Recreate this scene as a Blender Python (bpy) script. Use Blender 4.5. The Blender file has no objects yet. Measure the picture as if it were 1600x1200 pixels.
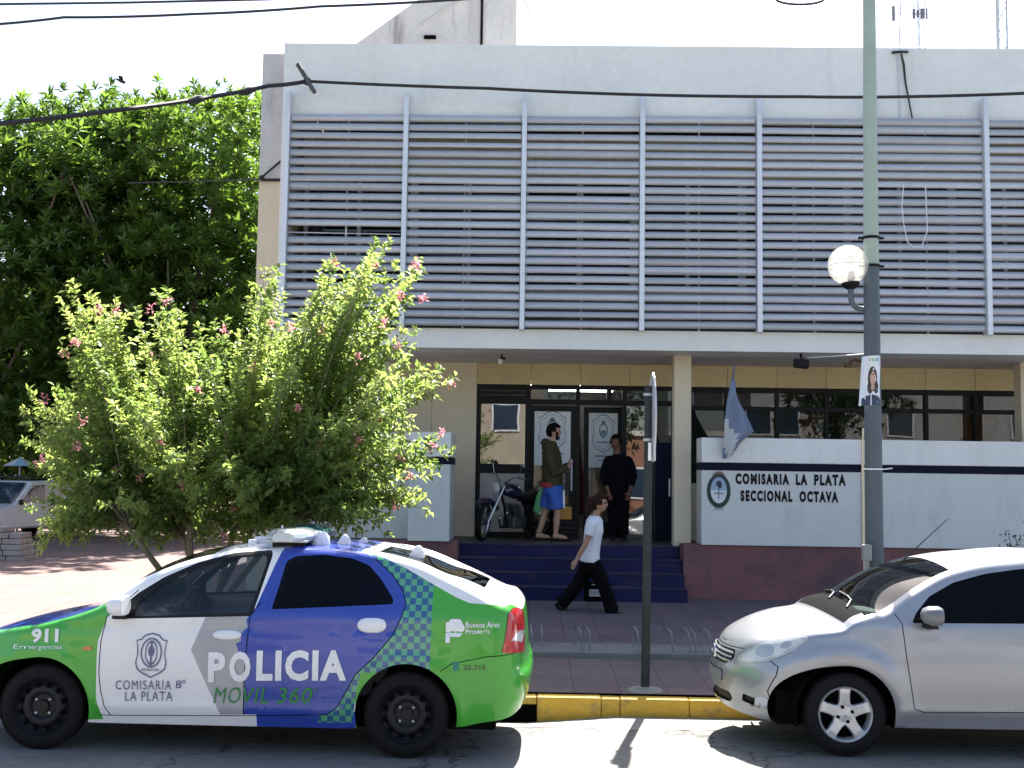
import bpy, bmesh, math, random
import numpy as np
from mathutils import Vector, Matrix
from mathutils.geometry import delaunay_2d_cdt
random.seed(7); rng = np.random.default_rng(7)
R = math.radians
S = bpy.context.scene
C = S.collection
# ------------------------------------------------------------------ camera
FPX, EYE = 1750.0, 1.99
PITCH, YAW, ROLL = math.atan(142/1750), R(1.0), 0.0145
cam = bpy.data.cameras.new('camera'); cam_o = bpy.data.objects.new('camera', cam); C.objects.link(cam_o)
CR = (Matrix.Rotation(YAW, 3, 'Z') @ Matrix.Rotation(math.pi/2+PITCH, 3, 'X') @ Matrix.Rotation(ROLL, 3, 'Z'))
cam_o.matrix_world = Matrix.Translation((0, 0, EYE)) @ CR.to_4x4()
cam.sensor_width = 36; cam.lens = 36*FPX/1600; cam.clip_end = 2000; cam.clip_start = .05
S.camera = cam_o
# ------------------------------------------------------------------ daylight
SUN_EL, SUN_AZ = R(52.0), R(11.7)
w = bpy.data.worlds.new('World'); S.world = w; w.use_nodes = True
nt = w.node_tree; bg = nt.nodes['Background']
sky = nt.nodes.new('ShaderNodeTexSky'); sky.sky_type = 'NISHITA'; sky.sun_disc = False
sky.sun_elevation = SUN_EL; sky.sun_rotation = SUN_AZ; sky.air_density = 1.0; sky.dust_density = 2.2; sky.ozone_density = 1.0
nt.links.new(sky.outputs[0], bg.inputs[0]); bg.inputs[1].default_value = 0.075
sl = bpy.data.lights.new('sun', 'SUN'); sl.energy = 5.0; sl.angle = R(.5); sl.color = (1, .95, .87)
so = bpy.data.objects.new('sun', sl); C.objects.link(so)
sdir = Vector((math.sin(SUN_AZ)*math.cos(SUN_EL), math.cos(SUN_AZ)*math.cos(SUN_EL), math.sin(SUN_EL)))
so.rotation_euler = sdir.to_track_quat('Z', 'Y').to_euler(); so.location = (5, 30, 40)
vs = S.view_settings; vs.view_transform = 'Standard'; vs.look = 'None'; vs.exposure = 1.95; vs.gamma = 1; vs.use_curve_mapping = False
S.cycles.use_denoising = True
S.cycles.max_bounces = 8; S.cycles.transparent_max_bounces = 12
# ------------------------------------------------------------------ helpers
def pt(u, v, Y):
    """Point of the place seen at photograph position (u, v), standing at distance Y from the street's far lane."""
    d = CR @ Vector(((u-800)/FPX, -(v-600)/FPX, -1)); t = Y/d.y
    return d.x*t, EYE+d.z*t

def thing(name, label, cat, loc=(0, 0, 0), rz=0, group=None, kind=None):
    o = bpy.data.objects.new(name, None); C.objects.link(o); o.location = loc; o.rotation_euler = (0, 0, rz)
    o.empty_display_size = .2
    return tag(o, label, cat, group, kind)
def tag(o, label=None, cat=None, group=None, kind=None):
    if label: o['label'] = label
    if cat: o['category'] = cat
    if group: o['group'] = group
    if kind: o['kind'] = kind
    return o
def root(o):
    while o.parent: o = o.parent
    return o
def copy_tree(o, parent=None):
    c = o.copy(); C.objects.link(c); c.parent = parent
    for ch in o.children: copy_tree(ch, c)
    return c

MATS = {}
def mat(name, col=(.5, .5, .5), rough=.6, metal=0, var=.12, scale=2.5, bump=0, bscale=60, coat=0, spec=.5, fine=.06, stain=None, stretch=(1, 1, 1), emit=0):
    if name in MATS: return MATS[name]
    m = bpy.data.materials.new(name); m.use_nodes = True; MATS[name] = m
    n, l = m.node_tree.nodes, m.node_tree.links
    b = n['Principled BSDF']
    b.inputs['Roughness'].default_value = rough; b.inputs['Metallic'].default_value = metal
    b.inputs['Coat Weight'].default_value = coat; b.inputs['Coat Roughness'].default_value = .04
    b.inputs['Specular IOR Level'].default_value = spec
    c4 = (*col, 1)
    tc = n.new('ShaderNodeTexCoord'); mp = n.new('ShaderNodeMapping'); mp.inputs['Scale'].default_value = stretch
    l.new(tc.outputs['Object'], mp.inputs[0])
    n1 = n.new('ShaderNodeTexNoise'); n1.inputs['Scale'].default_value = scale; n1.inputs['Detail'].default_value = 5; n1.inputs['Roughness'].default_value = .6
    n2 = n.new('ShaderNodeTexNoise'); n2.inputs['Scale'].default_value = scale*14; n2.inputs['Detail'].default_value = 3
    l.new(mp.outputs[0], n1.inputs['Vector']); l.new(mp.outputs[0], n2.inputs['Vector'])
    r1 = n.new('ShaderNodeMapRange'); r1.inputs[1].default_value = .3; r1.inputs[2].default_value = .7; r1.inputs[3].default_value = 1-var; r1.inputs[4].default_value = 1+var
    r2 = n.new('ShaderNodeMapRange'); r2.inputs[1].default_value = .3; r2.inputs[2].default_value = .7; r2.inputs[3].default_value = 1-fine; r2.inputs[4].default_value = 1+fine
    l.new(n1.outputs[0], r1.inputs[0]); l.new(n2.outputs[0], r2.inputs[0])
    mu = n.new('ShaderNodeMath'); mu.operation = 'MULTIPLY'; l.new(r1.outputs[0], mu.inputs[0]); l.new(r2.outputs[0], mu.inputs[1])
    vm = n.new('ShaderNodeVectorMath'); vm.operation = 'SCALE'; vm.inputs[0].default_value = col; l.new(mu.outputs[0], vm.inputs['Scale'])
    out = vm.outputs[0]
    if stain:   # (colour, scale, threshold, stretch, strength): grime and water marks
        scol, ssc, th, st, amt = stain
        m2 = n.new('ShaderNodeMapping'); m2.inputs['Scale'].default_value = st; l.new(tc.outputs['Object'], m2.inputs[0])
        n3 = n.new('ShaderNodeTexNoise'); n3.inputs['Scale'].default_value = ssc; n3.inputs['Detail'].default_value = 8; n3.inputs['Roughness'].default_value = .65
        l.new(m2.outputs[0], n3.inputs['Vector'])
        r3 = n.new('ShaderNodeMapRange'); r3.inputs[1].default_value = th; r3.inputs[2].default_value = th+.18; r3.inputs[3].default_value = 0; r3.inputs[4].default_value = amt
        l.new(n3.outputs[0], r3.inputs[0])
        mx = n.new('ShaderNodeMix'); mx.data_type = 'RGBA'; l.new(r3.outputs[0], mx.inputs[0]); l.new(out, mx.inputs[6]); mx.inputs[7].default_value = (*scol, 1)
        out = mx.outputs[2]
    l.new(out, b.inputs['Base Color'])
    rr = n.new('ShaderNodeMapRange'); rr.inputs[3].default_value = max(0, rough-.07); rr.inputs[4].default_value = min(1, rough+.07)
    l.new(n1.outputs[0], rr.inputs[0]); l.new(rr.outputs[0], b.inputs['Roughness'])
    if bump:
        n4 = n.new('ShaderNodeTexNoise'); n4.inputs['Scale'].default_value = bscale; n4.inputs['Detail'].default_value = 4
        l.new(mp.outputs[0], n4.inputs['Vector'])
        bp = n.new('ShaderNodeBump'); bp.inputs['Strength'].default_value = bump; bp.inputs['Distance'].default_value = .01
        l.new(n4.outputs[0], bp.inputs['Height']); l.new(bp.outputs[0], b.inputs['Normal'])
    if emit:
        b.inputs['Emission Color'].default_value = c4; b.inputs['Emission Strength'].default_value = emit
    return m
def glass(name, tint=(.5, .55, .58), dens=.0, rough=.01, base=.06, fres=.35):
    """thin sheet glass: clear or tinted transmission under a mirror coat that grows at grazing angles"""
    if name in MATS: return MATS[name]
    m = bpy.data.materials.new(name); m.use_nodes = True; MATS[name] = m
    n, l = m.node_tree.nodes, m.node_tree.links; n.remove(n['Principled BSDF'])
    t = n.new('ShaderNodeBsdfTransparent'); t.inputs[0].default_value = (*tint, 1)
    g = n.new('ShaderNodeBsdfGlossy'); g.inputs['Roughness'].default_value = rough
    fr = n.new('ShaderNodeLayerWeight'); fr.inputs[0].default_value = fres
    mr = n.new('ShaderNodeMapRange'); mr.inputs[3].default_value = base; mr.inputs[4].default_value = .9
    tc = n.new('ShaderNodeTexCoord'); nz = n.new('ShaderNodeTexNoise'); nz.inputs['Scale'].default_value = 1.3
    bp = n.new('ShaderNodeBump'); bp.inputs['Strength'].default_value = .012; bp.inputs['Distance'].default_value = .05
    l.new(tc.outputs['Object'], nz.inputs['Vector']); l.new(nz.outputs[0], bp.inputs['Height']); l.new(bp.outputs[0], g.inputs['Normal'])
    l.new(fr.outputs['Fresnel'], mr.inputs[0])
    mx = n.new('ShaderNodeMixShader'); l.new(mr.outputs[0], mx.inputs[0]); l.new(t.outputs[0], mx.inputs[1]); l.new(g.outputs[0], mx.inputs[2])
    l.new(mx.outputs[0], n['Material Output'].inputs[0])
    return m
def leafmat(name, dark, light, trans=.45, rough=.4, tcol=None):
    if name in MATS: return MATS[name]
    m = bpy.data.materials.new(name); m.use_nodes = True; MATS[name] = m
    n, l = m.node_tree.nodes, m.node_tree.links; b = n['Principled BSDF']
    a = n.new('ShaderNodeAttribute'); a.attribute_name = 'rnd'
    cr = n.new('ShaderNodeValToRGB'); cr.color_ramp.elements[0].color = (*dark, 1); cr.color_ramp.elements[1].color = (*light, 1)
    l.new(a.outputs['Fac'], cr.inputs[0]); l.new(cr.outputs[0], b.inputs['Base Color']); b.inputs['Roughness'].default_value = rough
    tr = n.new('ShaderNodeBsdfTranslucent')
    hs = n.new('ShaderNodeHueSaturation'); hs.inputs['Hue'].default_value = .485; hs.inputs['Saturation'].default_value = 1.1; hs.inputs['Value'].default_value = 1.7
    l.new(cr.outputs[0], hs.inputs['Color']); l.new(hs.outputs[0], tr.inputs[0])
    mx = n.new('ShaderNodeMixShader'); mx.inputs[0].default_value = trans
    l.new(b.outputs[0], mx.inputs[1]); l.new(tr.outputs[0], mx.inputs[2]); l.new(mx.outputs[0], n['Material Output'].inputs[0])
    return m

def objvar(m, amt):
    """each piece a little lighter or darker than the next"""
    n, l = m.node_tree.nodes, m.node_tree.links; b = n['Principled BSDF']; src = b.inputs['Base Color'].links[0].from_socket
    oi = n.new('ShaderNodeObjectInfo'); r = n.new('ShaderNodeMapRange'); r.inputs[3].default_value = 1-amt; r.inputs[4].default_value = 1+amt*.7
    v = n.new('ShaderNodeVectorMath'); v.operation = 'SCALE'; l.new(oi.outputs['Random'], r.inputs[0]); l.new(src, v.inputs[0]); l.new(r.outputs[0], v.inputs['Scale']); l.new(v.outputs[0], b.inputs['Base Color'])
class MB:
    def __init__(s): s.v, s.f, s.m = [], [], []
    def add(s, vs, fs, m=0):
        o = len(s.v); s.v += [tuple(p) for p in vs]; s.f += [tuple(i+o for i in f) for f in fs]; s.m += [m]*len(fs); return s
    def box(s, x0, x1, y0, y1, z0, z1, m=0):
        x0, x1 = min(x0, x1), max(x0, x1); y0, y1 = min(y0, y1), max(y0, y1); z0, z1 = min(z0, z1), max(z0, z1)
        return s.add([(x0,y0,z0),(x1,y0,z0),(x1,y1,z0),(x0,y1,z0),(x0,y0,z1),(x1,y0,z1),(x1,y1,z1),(x0,y1,z1)],
            [(3,2,1,0),(4,5,6,7),(0,1,5,4),(1,2,6,5),(2,3,7,6),(3,0,4,7)], m)
    def tube(s, pts, r, n=8, m=0, caps=True, flat=1.0):
        pts = [Vector(p) for p in pts]; k = len(pts); rs = r if isinstance(r, (list, tuple)) else [r]*k
        vs, fs = [], []; ref = None
        for i, p in enumerate(pts):
            t = (pts[min(i+1, k-1)]-pts[max(i-1, 0)]).normalized()
            if ref is None: ref = Vector((0, 0, 1)) if abs(t.z) < .9 else Vector((1, 0, 0))
            a = t.cross(ref).normalized(); b = a.cross(t).normalized(); ref = b
            for j in range(n):
                q = 2*math.pi*j/n; vs.append(p + a*math.cos(q)*rs[i]*flat + b*math.sin(q)*rs[i])
        for i in range(k-1):
            for j in range(n):
                fs.append((i*n+j, i*n+(j+1) % n, (i+1)*n+(j+1) % n, (i+1)*n+j))
        if caps: fs += [tuple(range(n-1, -1, -1)), tuple((k-1)*n+j for j in range(n))]
        return s.add(vs, fs, m)
    def lathe(s, prof, c, axis='z', n=24, m=0):
        vs, fs = [], []
        for r, h in prof:
            for j in range(n):
                q = 2*math.pi*j/n; a, b = r*math.cos(q), r*math.sin(q)
                p = {'z': (a, b, h), 'y': (a, h, b), 'x': (h, a, b)}[axis]
                vs.append((c[0]+p[0], c[1]+p[1], c[2]+p[2]))
        for i in range(len(prof)-1):
            for j in range(n):
                fs.append((i*n+j, i*n+(j+1) % n, (i+1)*n+(j+1) % n, (i+1)*n+j))
        return s.add(vs, fs, m)
    def prism(s, poly, y0, y1, m=0, plane='xz'):
        k = len(poly); mk = {'xz': lambda a, b, y: (a, y, b), 'xy': lambda a, b, y: (a, b, y), 'yz': lambda a, b, y: (y, a, b)}[plane]
        vs = [mk(a, b, y0) for a, b in poly]+[mk(a, b, y1) for a, b in poly]
        fs = [tuple(range(k)), tuple(range(2*k-1, k-1, -1))]+[(i, i+k, (i+1) % k+k, (i+1) % k) for i in range(k)]
        return s.add(vs, fs, m)
    def ball(s, c, r, n=12, m=0, k=8):
        rx, ry, rz = r if isinstance(r, (list, tuple)) else (r, r, r)
        vs = [(c[0]+rx*math.sin(math.pi*i/k)*math.cos(2*math.pi*j/n), c[1]+ry*math.sin(math.pi*i/k)*math.sin(2*math.pi*j/n), c[2]+rz*math.cos(math.pi*i/k)) for i in range(k+1) for j in range(n)]
        fs = [(i*n+j, (i+1)*n+j, (i+1)*n+(j+1) % n, i*n+(j+1) % n) for i in range(k) for j in range(n)]
        return s.add(vs, fs, m)
    def build(s, name, mats, parent=None, smooth=False, bevel=0, local=False, fix=True, ang=40):
        mats = mats if isinstance(mats, (list, tuple)) else [mats]
        vs = s.v
        if parent and not local:
            o = root(parent).location; vs = [(p[0]-o.x, p[1]-o.y, p[2]-o.z) for p in vs]
        me = bpy.data.meshes.new(name); me.from_pydata(vs, [], s.f)
        for m in mats: me.materials.append(m)
        me.polygons.foreach_set('material_index', s.m)
        if fix:
            bm = bmesh.new(); bm.from_mesh(me); bmesh.ops.remove_doubles(bm, verts=bm.verts, dist=1e-5)
            bmesh.ops.recalc_face_normals(bm, faces=bm.faces); bm.to_mesh(me); bm.free()
        if smooth:
            me.polygons.foreach_set('use_smooth', [True]*len(me.polygons))
            try: me.set_sharp_from_angle(angle=R(ang))
            except Exception: pass
        ob = bpy.data.objects.new(name, me); C.objects.link(ob)
        if parent: ob.parent = parent
        if bevel:
            b = ob.modifiers.new('edge', 'BEVEL'); b.width = bevel; b.segments = 2; b.limit_method = 'ANGLE'; b.angle_limit = R(40)
        return ob
def box(name, m, parent, x0, x1, y0, y1, z0, z1, bevel=.004, **k): return MB().box(x0, x1, y0, y1, z0, z1).build(name, m, parent, bevel=bevel, **k)
def interp(tab, x):
    if x <= tab[0][0]: return tab[0][1]
    for (a, b), (c, d) in zip(tab, tab[1:]):
        if x <= c: return b+(d-b)*(x-a)/(c-a)
    return tab[-1][1]
def smooth_tab(tab, n=200):
    """Catmull-Rom through the table, sampled at n even steps"""
    xs = [t[0] for t in tab]; ys = [t[1] for t in tab]; out = []
    k = len(xs); ms = []
    for i in range(k):
        a, b = max(i-1, 0), min(i+1, k-1); ms.append((ys[b]-ys[a])/(xs[b]-xs[a]))
    for q in range(n+1):
        x = xs[0]+(xs[-1]-xs[0])*q/n
        i = max(0, min(k-2, next((j for j in range(k-1) if x <= xs[j+1]), k-2)))
        h = xs[i+1]-xs[i]; t = (x-xs[i])/h
        out.append((x, (2*t**3-3*t*t+1)*ys[i]+(t**3-2*t*t+t)*h*ms[i]+(-2*t**3+3*t*t)*ys[i+1]+(t**3-t*t)*h*ms[i+1]))
    return out
def inside(x, y, poly):
    r = False; j = len(poly)-1
    for i in range(len(poly)):
        xi, yi = poly[i]; xj, yj = poly[j]
        if (yi > y) != (yj > y) and x < (xj-xi)*(y-yi)/(yj-yi)+xi: r = not r
        j = i
    return r
def text2d(s, w=None, h=None, bold=.0, shear=0, spacing=1.0):
    """flat triangulated lettering from the built-in font, scaled to w x h, origin at lower left"""
    cu = bpy.data.curves.new('t', 'FONT'); cu.body = s; cu.size = 1; cu.offset = bold; cu.resolution_u = 3; cu.shear = shear; cu.space_character = spacing
    ob = bpy.data.objects.new('t', cu); C.objects.link(ob)
    dg = bpy.context.evaluated_depsgraph_get(); dg.update()
    me = bpy.data.meshes.new_from_object(ob.evaluated_get(dg))
    vs = [(v.co.x, v.co.y) for v in me.vertices]; fs = [tuple(p.vertices) for p in me.polygons]
    bpy.data.objects.remove(ob); bpy.data.curves.remove(cu); bpy.data.meshes.remove(me)
    x0, x1 = min(p[0] for p in vs), max(p[0] for p in vs); y0, y1 = min(p[1] for p in vs), max(p[1] for p in vs)
    sx = (w/(x1-x0)) if w else 1; sy = (h/(y1-y0)) if h else sx
    return [((a-x0)*sx, (b-y0)*sy) for a, b in vs], fs
def ell(cx, cz, rx, rz, n=28, a0=0, a1=360):
    full = (a1-a0) >= 360
    return [(cx+rx*math.cos(R(a0+(a1-a0)*i/(n if full else n-1))), cz+rz*math.sin(R(a0+(a1-a0)*i/(n if full else n-1)))) for i in range(n)]
def shield(cx, cz, w, h):
    half = [(0, .5), (.22, .46), (.36, .36), (.5, .34), (.46, .2), (.44, .05), (.5, -.15), (.46, -.3), (.28, -.4), (.1, -.46), (0, -.5)]
    p = [(cx+a*w, cz+b*h) for a, b in half]+[(cx-a*w, cz+b*h) for a, b in half[-2:0:-1]]
    return p
def ring(poly, k):
    """faces of a band between poly and poly shrunk by k about its centre"""
    cx = sum(p[0] for p in poly)/len(poly); cz = sum(p[1] for p in poly)/len(poly); n = len(poly)
    vs = list(poly)+[(cx+(a-cx)*k, cz+(b-cz)*k) for a, b in poly]
    return vs, [(i, (i+1) % n, (i+1) % n+n, i+n) for i in range(n)]
class Flat:
    """flat print on a wall-like surface; to3(a, b, lift) places it"""
    def __init__(s, to3): s.to3, s.mb = to3, MB()
    def poly(s, p, m=0, lift=.002): s.mb.add([s.to3(a, b, lift) for a, b in p], [tuple(range(len(p)))], m); return s
    def mesh(s, vf, m=0, lift=.002, off=(0, 0)): s.mb.add([s.to3(a+off[0], b+off[1], lift) for a, b in vf[0]], vf[1], m); return s
    def text(s, t, a, b, w, h, m=0, lift=.003, bold=.02, shear=0, spacing=1.0): return s.mesh(text2d(t, w, h, bold, shear, spacing), m, lift, (a, b))
    def build(s, name, mats, parent, **k): return s.mb.build(name, mats, parent, fix=False, **k)
def leaves(name, P, D, U, L, W, m, parent=None, fold=.25, rnd=None, kind='stuff', local=False):
    """one mesh of leaf blades: P base, D direction, U up-ish, L length, W width (numpy arrays)"""
    n = len(P); D = D/np.linalg.norm(D, axis=1)[:, None]
    Sd = np.cross(D, U); Sd /= (np.linalg.norm(Sd, axis=1)[:, None]+1e-9); N = np.cross(Sd, D)
    L = np.asarray(L)[:, None]*np.ones((n, 1)); W = np.asarray(W)[:, None]*np.ones((n, 1))
    mid = P+D*L*.45; tip = P+D*L-N*L*.12
    v = np.stack([P, mid+Sd*W/2+N*W*fold, tip, mid-Sd*W/2+N*W*fold], 1).reshape(-1, 3)
    if parent is not None and not local: v = v-np.array(root(parent).location)
    i = np.arange(n)*4
    f = np.stack([i, i+1, i+2, i, i+2, i+3], 1).reshape(-1)
    me = bpy.data.meshes.new(name); me.vertices.add(n*4); me.vertices.foreach_set('co', v.ravel())
    me.loops.add(n*6); me.loops.foreach_set('vertex_index', f)
    me.polygons.add(n*2); me.polygons.foreach_set('loop_start', np.arange(n*2)*3); me.polygons.foreach_set('loop_total', np.full(n*2, 3))
    me.update(); me.validate()
    at = me.attributes.new('rnd', 'FLOAT', 'FACE'); at.data.foreach_set('value', np.repeat(rng.random(n) if rnd is None else rnd, 2).astype(np.float32))
    me.materials.append(m); ob = bpy.data.objects.new(name, me); C.objects.link(ob)
    if parent is not None: ob.parent = parent
    if kind: ob['kind'] = kind
    return ob
def skin(name, verts, edges, m, parent, sub=2, local=False, post=None):
    """one continuous surface grown round joints: verts = [(x, y, z, r) or (x, y, z, rx, ry)]"""
    me = bpy.data.meshes.new(name); o = root(parent).location if (parent and not local) else Vector((0, 0, 0))
    me.from_pydata([(v[0]-o.x, v[1]-o.y, v[2]-o.z) for v in verts], edges, [])
    ob = bpy.data.objects.new(name, me); C.objects.link(ob)
    ob.modifiers.new('s', 'SKIN').use_smooth_shade = True
    for i, v in enumerate(verts): me.skin_vertices[0].data[i].radius = (v[3], v[4] if len(v) > 4 else v[3])
    me.skin_vertices[0].data[0].use_root = True
    sb = ob.modifiers.new('d', 'SUBSURF'); sb.levels = sub; sb.render_levels = sub
    dg = bpy.context.evaluated_depsgraph_get(); dg.update()
    m2 = bpy.data.meshes.new_from_object(ob.evaluated_get(dg)); m2.name = name
    if post:
        for v in m2.vertices: v.co = post(v.co)
    ob.modifiers.clear(); ob.data = m2; bpy.data.meshes.remove(me)
    m2.materials.clear(); m2.materials.append(m); m2.polygons.foreach_set('use_smooth', [True]*len(m2.polygons))
    if parent: ob.parent = parent
    return ob
# ================================================================== the setting
M_road = mat('road_concrete', (.175, .167, .155), .85, var=.14, scale=.8, bump=.35, bscale=45, fine=.12, stain=((.10, .095, .09), 1.1, .6, (1, 1, 1), .55))
M_gut = mat('gutter_concrete', (.26, .25, .23), .85, var=.12, scale=1.5, bump=.3, stain=((.08, .075, .07), 2.0, .58, (.5, 1, 1), .6))
M_earth = mat('earth', (.12, .11, .09), .95)
M_kerb = mat('yellow_kerb_paint', (.60, .36, .035), .6, var=.12, scale=4, bump=.4, bscale=30, stain=((.16, .13, .09), 4, .54, (1, 1, 1), .85))
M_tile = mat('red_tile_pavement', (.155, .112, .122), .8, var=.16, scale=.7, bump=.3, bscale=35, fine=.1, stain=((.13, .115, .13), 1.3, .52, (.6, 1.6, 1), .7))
M_dark = mat('dark_void', (.004, .004, .0045), .95, spec=.04)
_t = M_road.node_tree; _b = _t.nodes['Principled BSDF']; _v = _t.nodes.new('ShaderNodeTexVoronoi'); _v.feature = 'DISTANCE_TO_EDGE'; _v.inputs['Scale'].default_value = .55
_tc = _t.nodes.new('ShaderNodeTexCoord'); _nz = _t.nodes.new('ShaderNodeTexNoise'); _nz.inputs['Scale'].default_value = 2.5; _nz.inputs['Detail'].default_value = 6
_ad = _t.nodes.new('ShaderNodeMix'); _ad.data_type = 'RGBA'; _ad.blend_type = 'LINEAR_LIGHT'; _ad.inputs[0].default_value = .35; _t.links.new(_tc.outputs['Object'], _ad.inputs[6]); _t.links.new(_nz.outputs['Color'], _ad.inputs[7])
_t.links.new(_tc.outputs['Object'], _nz.inputs['Vector']); _t.links.new(_ad.outputs[2], _v.inputs['Vector'])
_r = _t.nodes.new('ShaderNodeMapRange'); _r.inputs[1].default_value = .0; _r.inputs[2].default_value = .012; _r.inputs[3].default_value = .28; _r.inputs[4].default_value = 1
_t.links.new(_v.outputs['Distance'], _r.inputs[0]); _s = _b.inputs['Base Color'].links[0].from_socket
_vm = _t.nodes.new('ShaderNodeVectorMath'); _vm.operation = 'SCALE'; _t.links.new(_s, _vm.inputs[0]); _t.links.new(_r.outputs[0], _vm.inputs['Scale']); _t.links.new(_vm.outputs[0], _b.inputs['Base Color'])
def zs(Y): return .15+.022*(min(Y, 16.0)-9.9)
# pavement tile joints in fine relief
_t = M_tile.node_tree; _b = _t.nodes['Principled BSDF']
_br = _t.nodes.new('ShaderNodeTexBrick'); _br.inputs['Scale'].default_value = 1; _br.inputs['Brick Width'].default_value = .4; _br.inputs['Row Height'].default_value = .4
_br.inputs['Mortar Size'].default_value = .008; _br.offset = 0; _br.inputs['Color1'].default_value = (1, 1, 1, 1); _br.inputs['Color2'].default_value = (.8, .8, .82, 1); _br.inputs['Mortar'].default_value = (.55, .55, .55, 1)
_tc = _t.nodes.new('ShaderNodeTexCoord'); _t.links.new(_tc.outputs['Object'], _br.inputs['Vector'])
_mx = _t.nodes.new('ShaderNodeMix'); _mx.data_type = 'RGBA'; _mx.blend_type = 'MULTIPLY'; _mx.inputs[0].default_value = 1
_src = _b.inputs['Base Color'].links[0].from_socket
_t.links.new(_src, _mx.inputs[6]); _t.links.new(_br.outputs['Color'], _mx.inputs[7]); _t.links.new(_mx.outputs[2], _b.inputs['Base Color'])

def sheet(name, xs, ys, zf, m, kind='structure'):
    vs = [(x, y, zf(x, y)) for y in ys for x in xs]; k = len(xs)
    fs = [(j*k+i, j*k+i+1, (j+1)*k+i+1, (j+1)*k+i) for j in range(len(ys)-1) for i in range(k-1)]
    o = MB().add(vs, fs).build(name, m, smooth=True, fix=False); o['kind'] = kind; return o
sheet('ground', [-500, 500], [-400, 600], lambda x, y: -.35, M_earth)
def zroad(x, y): return .045 if y < 8 else .045-.035*(y-8)
sheet('road', [-60, -20, -8, -4, 0, 4, 8, 20, 60], [-13, -6, 0, 5, 8, 9.0], zroad, M_road)
def zgut(x, y):
    base = .01-.025*(y-9.0)/.6
    return base-.065*max(0, min(1, (.75-x)/.75))*(y-9.0)/.6
sheet('gutter', [-60, -4, -1]+[i*.25-.75 for i in range(10)]+[3, 8, 60], [9.0, 9.2, 9.4, 9.62], zgut, M_gut)
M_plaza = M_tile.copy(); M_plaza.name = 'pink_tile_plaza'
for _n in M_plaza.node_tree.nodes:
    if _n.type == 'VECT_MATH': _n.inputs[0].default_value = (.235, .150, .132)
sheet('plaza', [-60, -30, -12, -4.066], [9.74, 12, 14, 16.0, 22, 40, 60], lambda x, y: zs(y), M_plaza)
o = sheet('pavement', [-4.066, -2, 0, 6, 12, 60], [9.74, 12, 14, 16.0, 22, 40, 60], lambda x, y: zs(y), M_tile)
for a, b in ((1.0, 1.5), (1.62, 1.95), (2.0, 2.12), (-.1, .3), (.45, .55), (2.6, 3.4)):
    n_ = 8; p_ = [(a+(b-a)*i/n_, 9.0+random.uniform(-.012, .006)) for i in range(n_+1)]; w_ = [(x, y+random.uniform(.006, .022)) for x, y in p_]
    sx = MB().add([(x, y, zroad(x, y)+.004) for x, y in p_]+[(x, y, zroad(x, 9.0)+.004) for x, y in w_], [(i, i+1, n_+2+i, n_+1+i) for i in range(n_)]).build('joint_tar', M_dark, fix=False); sx['kind'] = 'structure'
# yellow kerb: stones with joints, a storm drain mouth at the parked sedan's tail
kerb = MB()
kerb.box(-60, 60, 9.72, 9.78, -.2, .12)
kerb_o = kerb.build('kerb', M_gut); kerb_o['kind'] = 'structure'
joints = [-13, -12, -11, -10, -9, -8, -7, -6, -5, -4, -3, -2, -1.15, -.35, None, .08, .62, .78, 1.36, 2.0, 2.9, 3.8, 4.7, 5.6, 6.6, 7.6, 8.6, 9.6]
for a, b in zip(joints, joints[1:]):
    if a is None or b is None: continue
    d = random.uniform(-.004, .004); t = random.uniform(-.004, .004)
    box('kerb_stone', M_kerb, kerb_o, a+.0015, b-.0015, 9.6+d, 9.74, -.17, .132+t, bevel=.012)
box('drain_lintel', M_kerb, kerb_o, -.346, .076, 9.6, 9.74, .070, .132, bevel=.010)
o = MB().box(-.35, .08, 9.66, 9.70, -.2, .07).build('drain_mouth', M_dark, kerb_o)
# ================================================================== the police station
W_ = mat('white_wall_paint', (.80, .805, .77), .5, var=.05, scale=.9, bump=.12, bscale=25, fine=.03, stain=((.52, .50, .44), 1.6, .56, (1.5, 1, .14), .25))
M_cream = mat('cream_wall_paint', (.70, .61, .45), .65, var=.07, scale=1.0, bump=.12, bscale=25, fine=.03, stain=((.40, .33, .22), 1.6, .6, (1, 1, .3), .35))
M_head = mat('ochre_panel_paint', (.62, .51, .285), .6, var=.08, scale=1.2, bump=.1, bscale=20)
M_soft = mat('soffit_paint', (.76, .71, .69), .75, var=.1, scale=1.0, stain=((.33, .29, .26), 1.5, .58, (1, 1, 1), .6))
M_conc = mat('bare_concrete', (.42, .41, .39), .85, var=.15, scale=1.2, bump=.3, bscale=30, stain=((.10, .09, .08), 1.6, .5, (1.6, 1, .25), .8))
M_tower = mat('weathered_tower_render', (.64, .62, .59), .85, var=.15, scale=1.0, bump=.3, bscale=30, stain=((.22, .19, .17), 1.3, .52, (1.6, 1, .22), .8))
M_grey = mat('grey_render', (.58, .565, .55), .85, var=.12, scale=1.4, bump=.3, bscale=30, stain=((.25, .23, .22), 1.8, .55, (1.4, 1, .4), .7))
M_alu = mat('anodised_louvre', (.475, .49, .525), .42, metal=.3, var=.08, scale=1.2, fine=.03, stain=((.36, .37, .42), 2.0, .6, (.3, 1, 1), .5))
M_post = mat('louvre_post_metal', (.70, .72, .76), .4, metal=.3, var=.06)
M_red = mat('red_plinth_paint', (.20, .085, .085), .75, var=.2, scale=1.2, bump=.35, bscale=22, stain=((.085, .06, .07), 2.2, .48, (.7, 1, 1), .85))
M_navy = mat('navy_step_paint', (.004, .005, .060), .55, var=.2, scale=2, spec=.3, stain=((.025, .024, .06), 3, .55, (.5, 1, 1), .8))
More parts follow.
